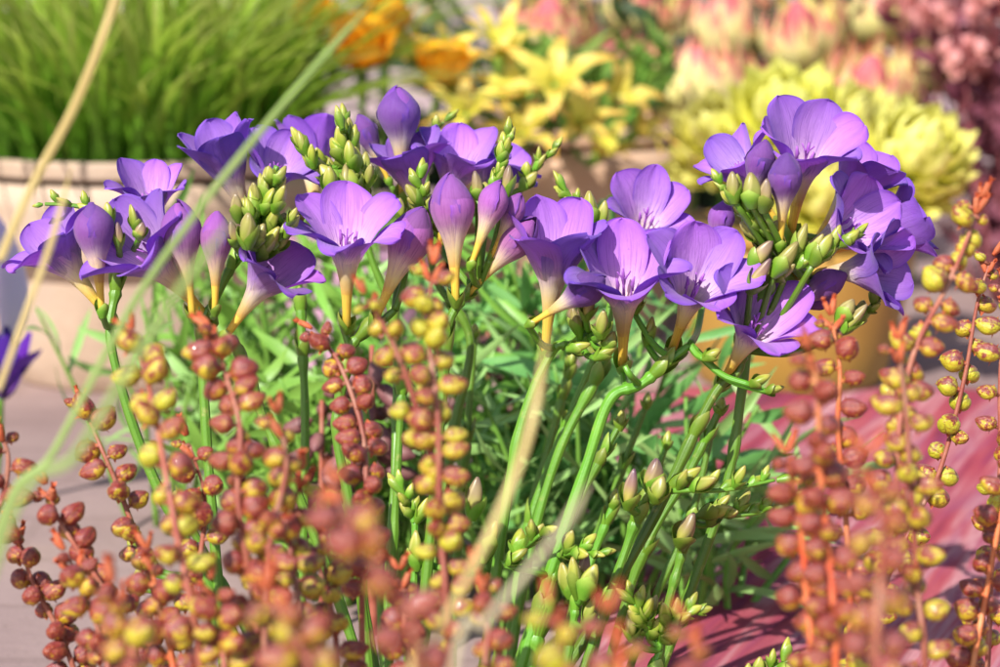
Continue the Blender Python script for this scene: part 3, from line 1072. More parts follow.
def small_bud_mb(L=0.0138, r=0.0031):
    pr = []
    for i in range(14):
        q = i / 13
        rr = r * (math.sin(math.pi * (0.10 + 0.875 * q ** 0.9)) ** 0.7)
        pr.append((max(rr, 0.0003), L * q, q))
    return lathe(pr, 18, 0.10, 3, 1.1)


BUD = small_bud_mb().mesh("bud", M['bud'])


def stamen_mb(rs):
    mb = MB()
    for k in range(3):
        a = 2 * math.pi * k / 3 + rs.uniform(-.3, .3)
        o = Vector((math.cos(a), math.sin(a), 0))
        pts = crom([Vector((0, 0, 0.018)), o * 0.0022 + Vector((0, 0, 0.030)), o * 0.0034 + Vector((0, 0, 0.0405))], 5)
        mb.merge(tube(pts, [0.0004, 0.0004], 6))
        tip = pts[-1]
        mb.merge(tube([tip - Vector((0, 0, 0.003)) + o * .0003, tip, tip + o * 0.0008 + Vector((0, 0, 0.0035))], [0.0004, 0.0009, 0.0004], 6))
    for k in range(3):
        a = 2 * math.pi * (k + .5) / 3
        o = Vector((math.cos(a), math.sin(a), 0))
        mb.merge(tube(crom([Vector((0, 0, 0.018)), Vector((0, 0, 0.039)), o * 0.003 + Vector((0, 0, 0.0445))], 4), [0.0004, 0.0003], 5))
    return mb


def flower(t, base0, fid, mx, my, ang, tilt, s, op, roll, d, tone=0.15, asym=0.4, seed=None):
    """open or half-open flower. op 0..1.3"""
    rs = random.Random(seed if seed is not None else int(mx * 31 + my * 7))
    dv = direc(ang, tilt)
    m = frame(dv, roll)
    p = at(mx, my, d) - dv * 0.036 * s
    fo = link("flower", TUBE, t, p - base0, m, s)
    for k in range(6):
        inner = k % 2
        th = k * 60
        loc = op * (1 - asym * math.cos(R(th + roll))) + rs.uniform(-.12, .12)
        e = max(-0.15, loc)
        tab = [(0, 7), (0.18, 13), (0.36, 20 + 6 * e), (0.50, 18 + 16 * e), (0.68, 8 + 42 * e), (0.85, 0 + 66 * e), (1, -8 + 86 * e)]
        W = (0.0106 if not inner else 0.0124) * rs.uniform(0.94, 1.08)
        pm = petal_mesh(rs, tab, 0.0455 * rs.uniform(0.95, 1.05), W, inner, rs.uniform(0.0004, 0.0008), fold=rs.uniform(-0.05, 0.10))
        pm.xf(Matrix.Rotation(R(th + rs.uniform(-5, 5)), 3, 'Z'))
        link_petal(pm, 18, 28, fo, min(1, max(0, tone + rs.uniform(-.12, .18))))
    link("stamens", stamen_mb(rs).mesh("stamens", M['stamen']), fo)
    link("bract", BRACT, fo, (0, 0, -0.001), Matrix.Rotation(R(rs.uniform(0, 180)), 3, 'Z'), 1.1)
    return p


def bigbud(t, base0, mx, my, ang, tilt, s, fat, roll, d, tone=0.75, deep=0.0, seed=None):
    """closed, coloured bud; (mx,my) is its middle"""
    rs = random.Random(seed if seed is not None else int(mx * 17 + my * 3))
    dv = direc(ang, tilt)
    m = frame(dv, roll)
    p = at(mx, my, d) - dv * 0.034 * s
    fo = link("large_bud", TUBE, t, p - base0, m, s)
    for k in range(6):
        inner = k % 2
        e = fat * (1.04 if not inner else 0.84) * rs.uniform(0.94, 1.06)
        tab = [(0, 8), (0.2, 13), (0.38, 22 * e), (0.52, 17 * e), (0.66, 0), (0.8, -16 * e), (0.92, -30 * e), (1, -48 * e)]
        pm = petal_mesh(rs, tab, (0.043 + 0.001 * inner) * rs.uniform(0.95, 1.05), 0.013, inner, bud=True)
        pm.xf(Matrix.Rotation(R(k * 60 + rs.uniform(-4, 4)), 3, 'Z'))
        link_petal(pm, 18, 28, fo, min(1, max(0, tone + rs.uniform(-.2, .2))), deep)
    link("bract", BRACT, fo, (0, 0, -0.001), Matrix.Rotation(R(rs.uniform(0, 180)), 3, 'Z'), 1.1)
    return p


BUDS = [BUD] + [small_bud_mb(L, r).mesh("bud", M['bud']) for L, r in ((0.0120, 0.0033), (0.0150, 0.0029), (0.0132, 0.0027))]
BRACTS_S = [BRACT_S] + [bract_mb(L, r, o).mesh("bud_bract", M['bract']) for L, r, o in ((0.0092, 0.0033, 0.0006), (0.0122, 0.0030, 0.0002), (0.0085, 0.0030, 0.0010))]


def sbud(t, base0, p, dv, s, tone, rs):
    s *= 0.68
    m = frame(dv, rs.uniform(0, 360))
    k = rs.randrange(4)
    bo = link("bud", BUDS[k], t, p - base0, m, s, tone)
    bo.scale = (s * rs.uniform(0.85, 1.12), s * rs.uniform(0.85, 1.12), s * rs.uniform(0.85, 1.15))
    link("bract", BRACTS_S[k], bo, (0, 0, 0), Matrix.Rotation(rs.uniform(-.12, .12), 3, 'X'))
    return p


def spike(t, base0, pts_px, n, s0, s1, tone0, tone1, rs, splay=38, upb=0.35, start=0.0):
    """buds in two rows along a spike; returns (rachis points, bases)"""
    P = crom([at(*q) for q in pts_px], 10)
    Ls = [0]
    for a, b in zip(P, P[1:]):
        Ls.append(Ls[-1] + (b - a).length)
    for i in range(n):
        q = start + (1 - start) * i / max(1, n - 1)
        x = q * Ls[-1]
        k = max(j for j in range(len(Ls)) if Ls[j] <= x + 1e-9)
        k = min(k, len(P) - 2)
        p = P[k].lerp(P[k + 1], (x - Ls[k]) / max(1e-9, Ls[k + 1] - Ls[k]))
        x += rs.uniform(-.3, .3) * Ls[-1] / n
        tan = (P[k + 1] - P[k]).normalized()
        lat = tan.cross(CF).normalized()
        if abs(lat.z) > 0.5 and lat.z < 0:
            lat = -lat
        sg = 1 if i % 2 else -1
        toc = -CF * rs.uniform(-0.9, 1.5) + Vector((rs.uniform(-.3, .3), 0, rs.uniform(-.3, .3)))
        if q > 0.93:
            dv = tan + lat * sg * 0.2
        else:
            dv = tan * math.cos(R(splay)) + lat * sg * math.sin(R(splay)) * rs.uniform(0.5, 1.2) + toc * 0.5 + CU * upb
        s = s0 + (s1 - s0) * q
        sbud(t, base0, p + dv.normalized() * 0.0015, dv, s * rs.uniform(0.75, 1.2), min(1, max(0, tone0 + (tone1 - tone0) * q + rs.uniform(-.15, .15))), rs)
    return P


STEM_BRACT = bract_mb(0.017, 0.0030, 0.0004).mesh("stem_bract", M['bract'])


def freesia(label, stem_px, r0=0.0030, r1=0.0021, flowers=(), buds=(), spikes=(), extra=(), foot=None, gsn=1, sbuds=(), group="purple freesias in the middle"):
    """stem_px: from the head down.  Everything that grows on it is a part of the one thing."""
    top_down = [at(*q) for q in stem_px]
    last, prev = top_down[-1], top_down[-2]
    sl = (last - prev)
    sl = sl / max(0.02, abs(sl.z))
    b = Vector((last.x + sl.x * last.z * 0.5, last.y + sl.y * last.z * 0.3, 0.0))
    path = crom(list(reversed(top_down + [b])), 12)
    rs = random.Random(int(stem_px[0][0] * 13))
    t = thing("freesia", label, "flower", b, group)
    r0 *= 0.86
    r1 *= 0.86
    n_p = len(path)
    nodes = [rs.uniform(0.45, 0.95) for _ in range(3)]
    rad = []
    for i in range(n_p):
        q = i / (n_p - 1)
        rr = r0 * 1.1 + (r1 - r0 * 1.1) * q ** 2
        rr *= 1 + 0.05 * math.sin(q * 31 + n_p) + 0.04 * math.sin(q * 67)
        for nd in nodes:
            rr += 0.0008 * math.exp(-((q - nd) * n_p / 1.2) ** 2)
        rad.append(rr)
    mb = tube([p - b for p in path], rad, 14)
    for nd in nodes[:2]:
        i = min(n_p - 2, int(nd * n_p))
        dv = (path[i + 1] - path[i]).normalized()
        link("stem_bract", STEM_BRACT, t, path[i] - b, frame(dv, rs.uniform(0, 360)), rad[i] / 0.0030)
    bases = []
    for i, fl in enumerate(flowers):
        bases.append(flower(t, b, i, *fl))
    for bb in buds:
        bases.append(bigbud(t, b, *bb))
    for (px, py, ang, tilt, s, tone, d) in sbuds:
        dv = direc(ang, tilt)
        p = at(px, py, d) - dv * 0.006 * s
        bases.append(sbud(t, b, p, dv, s, tone, rs))
    for sp in spikes:
        P = spike(t, b, *sp, rs=rs) if not isinstance(sp, dict) else spike(t, b, rs=rs, **sp)
        # rachis and its joint with the stem
        near = min(path, key=lambda q: (q - P[0]).length)
        full = ([near] if (near - P[0]).length > 0.002 else []) + P
        full = crom(full, 2) if len(full) > 3 else full
        mb.merge(tube([p - b for p in full], [0.0019, 0.0013, 0.0009], 8))
    for ex in extra:
        pp = crom([at(*q) for q in ex], 8)
        mb.merge(tube([p - b for p in pp], [r1, r1 * 0.8], 10))
        path = path + pp
    for p in bases:
        near = min(path, key=lambda q: (q - p).length)
        if (near - p).length > 0.0015:
            mid = near.lerp(p, 0.5) - Vector((0, 0, 0.12 * (near - p).length))
            mb.merge(tube([q - b for q in crom([near, mid, p], 5)], [0.0020, 0.0016], 8))
    link("stem", mb.mesh("stem", M['stem']), t)
    return t


def bud_head(x0, y0, x1, y1, n, spread, s0, s1, d, seed, tone=0.2):
    """a loose head of green buds fanning up along a line; big ones at its foot"""
    rs = random.Random(seed)
    base_a = math.degrees(math.atan2(x1 - x0, y0 - y1))
    out = []
    for i in range(n):
        q = (i + rs.uniform(0, 0.9)) / n
        sd = (-1 if i % 2 else 1) * rs.uniform(0.15, 1.0)
        px = x0 + (x1 - x0) * q + sd * spread * (1 - 0.65 * q)
        py = y0 + (y1 - y0) * q + rs.uniform(-5, 5)
        out.append((px, py, base_a * 0.6 + sd * 22 + rs.uniform(-9, 9), rs.uniform(-5, 32), (s0 + (s1 - s0) * q) * rs.uniform(0.82, 1.15),
                    max(0.0, min(1.0, tone * (1 - q) + rs.uniform(-0.15, 0.25))), d + rs.uniform(-0.018, 0.012)))
    return out


# -- the freesias, from the outer left one to the right cluster
freesia("outermost left freesia with one open bloom, a closed bud and tiny buds reaching left",
        [(128, 232, 1.21), (116, 290, 1.205), (112, 350, 1.2), (150, 470, 1.2), (212, 590, 1.2), (262, 700, 1.2)],
        flowers=[(66, 262, -36, 12, 1.12, 0.85, 20, 1.20, 0.15), (150, 206, 2, 24, 0.95, 0.75, 0, 1.25, 0.05)],
        buds=[(96, 250, -4, 10, 0.95, 1.15, 0, 1.17, 0.6, 0.55)],
        spikes=[dict(pts_px=[(120, 235, 1.2), (95, 212, 1.2), (70, 205, 1.2), (45, 204, 1.2)], n=7, s0=1.1, s1=0.7, tone0=0.1, tone1=0, splay=50, upb=0.8)],
        sbuds=[(118, 232, 0, 20, 1.35, 0.9, 1.17), (133, 215, -12, 10, 1.3, 0.15, 1.18), (108, 208, -10, 10, 1.2, 0.1, 1.18), (142, 225, 15, 20, 1.2, 0.8, 1.17)])
freesia("freesia with pale lavender bloom, two pinkish closed buds and the fullest green bud head",
        [(240, 250, 1.2), (215, 300, 1.2), (203, 330, 1.2), (206, 430, 1.2), (216, 560, 1.2), (226, 700, 1.2)],
        flowers=[(156, 262, -40, 32, 1.28, 0.75, -10, 1.18, 0.1)],
        buds=[(184, 252, -6, 14, 1.0, 1.05, 0, 1.165, 0.9), (216, 256, 3, 14, 0.85, 0.95, 25, 1.165, 1.0)],
        extra=[[(240, 250, 1.19), (256, 218, 1.18), (270, 185, 1.18), (277, 166, 1.18)], [(240, 255, 1.19), (275, 235, 1.18), (298, 214, 1.18)]],
        sbuds=bud_head(252, 238, 276, 166, 24, 24, 1.75, 1.15, 1.17, 5) + bud_head(272, 240, 300, 212, 9, 12, 1.6, 1.1, 1.18, 6) + [(248, 225, 5, 25, 1.9, 0.35, 1.15), (237, 205, -5, 25, 1.4, 0.6, 1.16), (232, 228, -8, 25, 1.5, 0.8, 1.16)])
freesia("freesia with a single bloom leaning sideways beside the wide flat one",
        [(233, 335, 1.2), (246, 370, 1.2), (262, 415, 1.2), (292, 480, 1.2), (335, 590, 1.2), (370, 700, 1.2)],
        flowers=[(262, 284, 36, 14, 1.05, 0.9, 40, 1.18, 0.35)], buds=[])
freesia("freesia behind the green bud head, with a large folded violet bloom",
        [(262, 215, 1.27), (285, 250, 1.28), (298, 280, 1.3), (303, 360, 1.3), (305, 450, 1.3), (300, 700, 1.3)], r0=0.0026,
        flowers=[(230, 174, -20, 20, 1.15, 0.42, 10, 1.26, 0.0), (272, 178, 24, 20, 1.0, 0.95, 0, 1.27, 0.0)])
freesia("freesia half behind the others, one backlit lavender bloom and a tall spike of green buds",
        [(352, 200, 1.3), (372, 260, 1.3), (395, 330, 1.3), (396, 450, 1.28), (390, 560, 1.26), (385, 700, 1.25)], r0=0.0028,
        flowers=[(312, 165, -4, -10, 1.1, 0.3, 30, 1.33, 0.1)],
        extra=[[(352, 200, 1.3), (350, 170, 1.26), (345, 138, 1.25), (340, 116, 1.25)], [(352, 200, 1.3), (328, 172, 1.25), (297, 137, 1.24)]],
        sbuds=bud_head(356, 180, 341, 112, 17, 19, 1.9, 1.3, 1.24, 7) + bud_head(338, 180, 294, 136, 9, 9, 1.8, 1.2, 1.24, 8) + [(365, 160, 5, 10, 1.7, 0.2, 1.24), (350, 150, -8, 15, 1.6, 0.1, 1.23), (330, 175, -5, 25, 1.7, 0.1, 1.22)])
freesia("freesia with the wide flat bloom and a half open pink one at its side",
        [(395, 310, 1.2), (372, 330, 1.2), (350, 350, 1.2), (337, 430, 1.2), (352, 520, 1.2), (372, 700, 1.2)],
        flowers=[(347, 250, 2, 24, 1.2, 0.95, 60, 1.18, 0.1, 0.3)],
        buds=[(402, 258, 24, 10, 1.1, 1.15, 0, 1.19, 0.95)],
        extra=[[(350, 350, 1.2), (342, 325, 1.2)]],
        sbuds=[(400, 205, 0, 15, 1.2, 0.4, 1.22), (415, 232, 20, 20, 1.4, 0.9, 1.2)])
freesia("freesia at the back with a dark violet closed bud and two pale blooms",
        [(430, 235, 1.32), (436, 280, 1.32), (470, 340, 1.32), (452, 440, 1.32), (430, 600, 1.32), (420, 700, 1.32)],
        flowers=[(412, 178, -12, 16, 1.05, 0.7, 0, 1.28, 0.1), (455, 176, 14, 18, 1.15, 0.75, 15, 1.29, 0.1), (490, 180, 35, 10, 1.0, 0.8, 50, 1.32, 0.0)],
        buds=[(400, 132, -2, 12, 1.1, 1.35, 20, 1.28, 0.15, 0.6), (372, 145, -25, 10, 0.7, 0.9, 0, 1.3, 0.7, 0.8)],
        spikes=[dict(pts_px=[(520, 190, 1.3), (536, 168, 1.3), (552, 152, 1.3)], n=6, s0=1.2, s1=0.8, tone0=0.1, tone1=0, splay=35, upb=0.4),
                dict(pts_px=[(425, 165, 1.34), (432, 138, 1.34), (444, 122, 1.34)], n=5, s0=1.0, s1=0.8, tone0=0.0, tone1=0, splay=40, upb=0.3)])
freesia("freesia without open bloom, one tall plump pink purple bud and three smaller fanning out",
        [(478, 285, 1.19), (462, 300, 1.19), (447, 330, 1.19), (442, 400, 1.19), (430, 540, 1.19), (415, 700, 1.19)],
        flowers=[],
        buds=[(453, 228, -2, 10, 1.12, 1.15, 10, 1.17, 0.75), (488, 218, 20, 10, 0.78, 1.0, 0, 1.17, 0.95), (508, 222, 26, 10, 0.62, 1.0, 0, 1.18, 1.0), (506, 252, 42, 10, 0.9, 1.1, 0, 1.185, 1.0)],
        spikes=[dict(pts_px=[(478, 285, 1.2), (488, 215, 1.21), (500, 170, 1.21), (508, 138, 1.21)], n=12, s0=1.5, s1=1.0, tone0=0.3, tone1=0, splay=28, upb=0.4, start=0.5),
                dict(pts_px=[(430, 235, 1.22), (422, 205, 1.2), (420, 180, 1.2)], n=9, s0=1.5, s1=1.0, tone0=0.35, tone1=0, splay=48, upb=0.5)],
        sbuds=[(476, 180, -8, 15, 1.5, 0.75, 1.17), (508, 178, 5, 15, 1.5, 0.8, 1.18)])
freesia("freesia whose bloom stands right above the broad dry blade, dark purple buds under it",
        [(590, 330, 1.2), (572, 345, 1.2), (552, 352, 1.2), (520, 430, 1.2), (498, 560, 1.2), (480, 700, 1.2)],
        flowers=[(553, 268, 5, 22, 1.3, 0.5, 30, 1.19, 0.2)],
        buds=[(572, 298, 58, 20, 0.8, 1.2, 0, 1.17, 0.6, 1.0)],
        sbuds=[(590, 300, 12, 20, 1.7, 1.0, 1.18), (603, 318, 5, 25, 1.7, 0.3, 1.17), (575, 318, -15, 20, 1.5, 0.5, 1.19), (612, 335, 25, 10, 1.4, 0.2, 1.18), (610, 350, 60, 10, 1.4, 0.1, 1.18), (585, 345, 75, 10, 1.4, 0.1, 1.18)])
freesia("freesia at the back with one pale bloom beside a spike of plump buds",
        [(640, 265, 1.28), (612, 300, 1.28), (604, 360, 1.28), (560, 450, 1.28), (528, 560, 1.28), (505, 700, 1.28)],
        flowers=[(645, 224, 12, 44, 1.06, 0.75, 0, 1.28, 0.1, 0.4)],
        buds=[],
        spikes=[dict(pts_px=[(610, 262, 1.25), (598, 232, 1.25), (582, 210, 1.25), (566, 192, 1.25)], n=12, s0=1.6, s1=0.9, tone0=0.15, tone1=0, splay=48, upb=0.6)],
        sbuds=[(604, 208, 10, 15, 1.8, 0.2, 1.22), (590, 205, -5, 15, 1.8, 0.15, 1.22), (600, 230, -25, 25, 1.5, 0.1, 1.22)])
freesia("central freesia with two wide open blooms showing their stamens",
        [(690, 345, 1.19), (668, 362, 1.19), (640, 385, 1.19), (610, 400, 1.19), (585, 470, 1.19), (548, 580, 1.19), (512, 700, 1.19)], r0=0.0034,
        flowers=[(624, 292, -1, 34, 1.3, 0.72, 4, 1.18, 0.12, 0.5), (693, 292, 16, 44, 1.22, 0.72, -34, 1.18, 0.12, 0.4)],
        buds=[(718, 232, 14, 10, 0.7, 1.1, 0, 1.26, 0.3, 0.5)],
        extra=[[(640, 385, 1.19), (630, 375, 1.18), (625, 366, 1.18)]],
        sbuds=[(765, 378, 62, 10, 1.3, 0.1, 1.18), (780, 388, 75, 10, 1.2, 0.1, 1.18), (716, 352, 60, 20, 1.2, 0.1, 1.18), (650, 330, 10, 10, 1.3, 0.2, 1.2), (640, 300, 20, 10, 1.3, 0.2, 1.2)])
freesia("freesia with the lowest bloom turned sideways and a long shoot of buds reaching right",
        [(742, 350, 1.2), (738, 372, 1.2), (712, 398, 1.2), (655, 515, 1.2), (590, 630, 1.2), (550, 700, 1.2)], r0=0.0032,
        flowers=[(752, 332, 26, 42, 1.18, 0.8, 22, 1.18, 0.1, 0.35)],
        buds=[(812, 292, 62, 5, 0.75, 1.05, 0, 1.19, 0.95, 0.7), (806, 302, 75, 5, 0.6, 1.0, 0, 1.2, 0.9, 0.9)],
        spikes=[dict(pts_px=[(745, 320, 1.19), (768, 285, 1.18), (795, 268, 1.17), (825, 255, 1.17), (850, 240, 1.17)], n=10, s0=1.8, s1=1.1, tone0=0.7, tone1=0, splay=30, upb=0.5, start=0.2)],
        sbuds=[(765, 250, 35, 15, 1.9, 0.8, 1.17), (762, 272, 30, 20, 1.9, 0.9, 1.165), (788, 255, 35, 15, 2.0, 0.4, 1.165), (800, 240, 20, 10, 1.8, 0.3, 1.17), (825, 245, 30, 10, 1.8, 0.1, 1.165), (850, 305, 30, 10, 1.7, 0.5, 1.18), (858, 315, 40, 10, 1.7, 0.6, 1.18)])
freesia("tallest right hand freesia, a crowded cluster of many violet blooms above a green bud spike",
        [(800, 235, 1.24), (775, 265, 1.23), (752, 330, 1.23), (742, 390, 1.23), (725, 490, 1.23), (672, 640, 1.23), (650, 700, 1.23)],
        flowers=[(804, 164, 6, 36, 1.24, 0.66, -18, 1.2, 0.15, 0.4), (744, 176, -38, 14, 0.95, 0.75, 0, 1.25, 0.0),
                 (850, 192, 34, 10, 1.08, 0.55, 30, 1.24, 0.15), (842, 232, 62, 34, 1.15, 0.8, 0, 1.2, 0.2), (860, 270, 86, 22, 1.05, 0.75, 40, 1.19, 0.15), (885, 232, 70, 0, 1.05, 0.6, 0, 1.25, 0.1)],
        buds=[(784, 194, 2, 20, 0.82, 1.2, 0, 1.16, 0.4, 0.8), (757, 176, 12, 15, 0.75, 1.1, 0, 1.18, 0.5, 0.9)],
        extra=[[(775, 265, 1.23), (800, 262, 1.22), (832, 292, 1.2)], [(800, 235, 1.24), (830, 240, 1.24), (850, 245, 1.24)]],
        spikes=[dict(pts_px=[(775, 265, 1.2), (762, 232, 1.17), (742, 206, 1.16), (722, 185, 1.16)], n=16, s0=1.7, s1=1.0, tone0=0.3, tone1=0, splay=42, upb=0.55),
                dict(pts_px=[(835, 335, 1.22), (855, 322, 1.22), (870, 310, 1.22), (880, 300, 1.22)], n=7, s0=1.6, s1=0.9, tone0=0.1, tone1=0, splay=35, upb=0.5)],
        sbuds=[(751, 183, -4, 15, 1.9, 0.35, 1.15), (766, 188, 4, 20, 1.9, 0.75, 1.15), (733, 182, -6, 15, 1.6, 0.5, 1.15)])

# -- budding freesias lower down
GB = "budding freesias without open blooms"
freesia("budding freesia whose shoot runs out level in front of the red cloth",
        [(655, 492, 1.19), (640, 510, 1.19), (622, 560, 1.19), (590, 650, 1.19), (575, 700, 1.19)], r0=0.0026, group=GB,
        spikes=[dict(pts_px=[(655, 492, 1.18), (690, 490, 1.17), (725, 490, 1.17), (775, 480, 1.17)], n=9, s0=1.7, s1=1.0, tone0=0.2, tone1=0, splay=42, upb=0.8, start=0.1)],
        sbuds=[(632, 483, 8, 15, 2.1, 0.95, 1.17), (655, 468, 10, 15, 2.0, 0.85, 1.18), (662, 480, 15, 15, 1.9, 0.3, 1.17)])
freesia("budding freesia with a level side shoot just below the longest level one",
        [(690, 520, 1.21), (680, 560, 1.21), (665, 620, 1.21), (655, 700, 1.21)], r0=0.0026, group=GB,
        spikes=[dict(pts_px=[(700, 515, 1.2), (735, 515, 1.19), (760, 512, 1.19), (785, 503, 1.19)], n=8, s0=1.6, s1=1.0, tone0=0.1, tone1=0, splay=35, upb=0.6)],
        sbuds=[(690, 522, 22, 15, 2.2, 0.7, 1.19), (716, 505, 15, 15, 1.8, 0.2, 1.2)])
freesia("budding freesia with its shoot crossing the pale dry blade",
        [(560, 556, 1.19), (552, 580, 1.19), (536, 640, 1.19), (525, 700, 1.19)], r0=0.0036, group=GB,
        spikes=[dict(pts_px=[(505, 565, 1.18), (522, 550, 1.18), (540, 535, 1.17)], n=5, s0=1.6, s1=1.2, tone0=0.05, tone1=0, splay=35, upb=0.8),
                dict(pts_px=[(560, 555, 1.18), (578, 552, 1.17), (598, 553, 1.17)], n=6, s0=1.4, s1=0.9, tone0=0, tone1=0, splay=30, upb=0.4)])
freesia("budding freesia with a short upright cluster of dark green buds",
        [(577, 600, 1.18), (572, 630, 1.18), (560, 700, 1.18)], r0=0.0024, group=GB,
        sbuds=[(575, 575, -8, 15, 1.9, 0.1, 1.17), (592, 575, 20, 15, 2.0, 0.05, 1.16), (584, 565, 5, 10, 1.8, 0.95, 1.18), (565, 575, -15, 10, 1.9, 0.2, 1.18), (590, 610, 15, 15, 1.5, 0.2, 1.17)])
freesia("budding freesia with many pale buds crowded near the bottom edge",
        [(660, 650, 1.18), (650, 680, 1.18), (640, 710, 1.18)], r0=0.0026, group=GB,
        spikes=[dict(pts_px=[(650, 640, 1.18), (640, 615, 1.17), (632, 598, 1.17)], n=9, s0=1.4, s1=0.9, tone0=0.05, tone1=0, splay=55, upb=0.6),
                dict(pts_px=[(660, 640, 1.18), (675, 620, 1.17), (692, 612, 1.17)], n=9, s0=1.7, s1=1.1, tone0=0.05, tone1=0, splay=45, upb=0.5)],
        sbuds=[(630, 620, -5, 15, 1.7, 0.6, 1.17), (655, 600, 15, 15, 1.4, 0.4, 1.18)])
freesia("budding freesia whose pale tips just reach into the bottom edge before the red cloth",
        [(760, 690, 1.2), (755, 720, 1.2)], r0=0.0022, group=GB,
        spikes=[dict(pts_px=[(740, 690, 1.2), (765, 672, 1.2), (790, 660, 1.2)], n=9, s0=1.5, s1=1.0, tone0=0.05, tone1=0, splay=55, upb=0.6)])
freesia("budding freesia among the berries with one slim upright green bud",
        [(415, 560, 1.2), (412, 620, 1.2), (410, 700, 1.2)], r0=0.0024, group=GB,
        spikes=[dict(pts_px=[(415, 525, 1.2), (408, 505, 1.2), (402, 490, 1.2)], n=7, s0=1.4, s1=1.0, tone0=0.05, tone1=0, splay=55, upb=0.5)],
        sbuds=[(416, 545, 0, 10, 2.0, 0.1, 1.19), (456, 483, 5, 10, 1.8, 0.2, 1.2), (475, 495, 8, 10, 2.0, 0.7, 1.2), (490, 540, 18, 10, 1.8, 0.1, 1.18)])
freesia("budding freesia between the left berry stalks with a single brownish bud",
        [(200, 575, 1.22), (206, 600, 1.22), (228, 660, 1.22), (240, 700, 1.22)], r0=0.0026, group=GB,
        sbuds=[(199, 548, 0, 10, 2.0, 0.8, 1.21), (132, 545, -20, 10, 1.3, 0.1, 1.22), (150, 560, -15, 10, 1.3, 0.1, 1.22), (138, 575, 15, 10, 1.3, 0.1, 1.22)])

# -- bare stems leaning among the others
for lab, sp, r in [
    ("bare freesia stem crossing behind the two central blooms", [(600, 345, 1.3), (560, 440, 1.3), (525, 540, 1.3), (500, 700, 1.3)], 0.0028),
    ("bare freesia stem running close along the thick central stem", [(622, 420, 1.24), (580, 500, 1.24), (540, 600, 1.24), (505, 700, 1.24)], 0.0024),
    ("bare freesia stem slanting down from under the sideways lowest bloom", [(722, 405, 1.24), (690, 470, 1.24), (640, 560, 1.24), (600, 700, 1.24)], 0.0028),
    ("bare freesia stem just behind the red cloth side stem", [(712, 430, 1.28), (690, 520, 1.28), (650, 610, 1.28), (620, 700, 1.28)], 0.0026),
    ("bare freesia stem beside the yellow berry stalk", [(402, 380, 1.24), (398, 460, 1.24), (393, 560, 1.24), (388, 700, 1.24)], 0.0026),
    ("bare freesia stem between the reddest berries", [(345, 470, 1.22), (350, 520, 1.22), (362, 590, 1.22), (380, 700, 1.22)], 0.0026),
    ("bare freesia stem in the gap left of the broad dry blade", [(475, 330, 1.34), (468, 420, 1.34), (458, 540, 1.34), (450, 700, 1.34)], 0.0026),
    ("bare freesia stem in the shade right of the broad dry blade", [(572, 360, 1.36), (548, 450, 1.36), (515, 560, 1.36), (490, 700, 1.36)], 0.0028),
    ("thin bare freesia stem between the thick central stem and the sideways bloom", [(648, 400, 1.34), (618, 480, 1.34), (580, 580, 1.34), (550, 700, 1.34)], 0.0024),
    ("thin bare freesia stem rising from under the level bud shoot", [(668, 440, 1.3), (640, 520, 1.3), (605, 610, 1.3), (585, 700, 1.3)], 0.0024),
    ("bare freesia stem behind the short upright bud cluster", [(615, 500, 1.26), (588, 570, 1.26), (560, 650, 1.26), (545, 700, 1.26)], 0.0028),
    ("bare freesia stem beside the crowded pale buds near the bottom edge", [(700, 560, 1.24), (680, 610, 1.24), (660, 660, 1.24), (648, 700, 1.24)], 0.0026),
    ("thin bare freesia stem behind the wide flat bloom", [(352, 330, 1.36), (368, 430, 1.36), (378, 560, 1.36), (384, 700, 1.36)], 0.0024),
    ("bare freesia stem low among the left berries", [(175, 500, 1.24), (215, 570, 1.24), (250, 640, 1.24), (270, 700, 1.24)], 0.0026),
]:
    freesia(lab, sp, r0=r, r1=r * 0.8, group="bare freesia stems", sbuds=[(sp[0][0], sp[0][1] - 4, 10, 0, 1.2, 0.1, sp[0][2])])


# ------------------------------------------------------------------ berry stalks
def berry_mb(dep=0.13, sq=1.0, sk=0.0):
    n, m = 16, 11
    pr = []
    for i in range(m):
        th = math.pi * (0.03 + 0.94 * i / (m - 1))
        pr.append((0.0064 * math.sin(th) ** 0.95, -0.0061 * math.cos(th) + 0.0022 * max(0, -math.cos(th)) ** 6, i / (m - 1)))
    mb = MB()
    for q in lathe(pr, 24, 0.0, 3).v:
        a = math.atan2(q.y, q.x)
        g = abs(math.sin(1.5 * a)) ** 0.35
        k = (1 - dep * (1 - g) - 0.03 * math.sin(2 * a + 1 + 9 * sk)) * sq + 0.05 * math.sin(q.z * 420 + 5 * sk + a)
        mb.v.append(Vector((q.x * k, q.y * k, q.z / sq + sk * q.x)))
    ref = lathe(pr, 24)
    mb.f, mb.uv = ref.f, ref.uv
    return mb


def husk_mb():
    mb = MB()
    for k in range(4):
        pm = strip_petal(0.0078, 0.0055, 60 - 90 * (k % 2), 5, 0, 2, 0.3, None, 0.0003, 40)
        pm.xf(Matrix.Rotation(2 * math.pi * k / 4, 3, 'Z'), Vector((0, 0, -0.0068)))
        mb.merge(pm)
    mb.merge(tube([Vector((0, 0, 0.0055)), Vector((0.0004, 0, 0.0072)), Vector((0.0012, 0, 0.0084))], [0.0011, 0.0006, 0.0002], 6))
    return mb


ROTX = Matrix.Rotation(R(90), 3, 'Y')        # berry axis onto local +X, local +Z stays the upper side
BERRIES = [berry_mb(*q).xf(ROTX).mesh("berry", M['berry']) for q in ((0.13, 1.0, 0.0), (0.18, 0.94, 0.12), (0.10, 1.05, -0.1), (0.22, 0.9, 0.05))]
HUSK = husk_mb().xf(ROTX).mesh("husk", M['husk'])


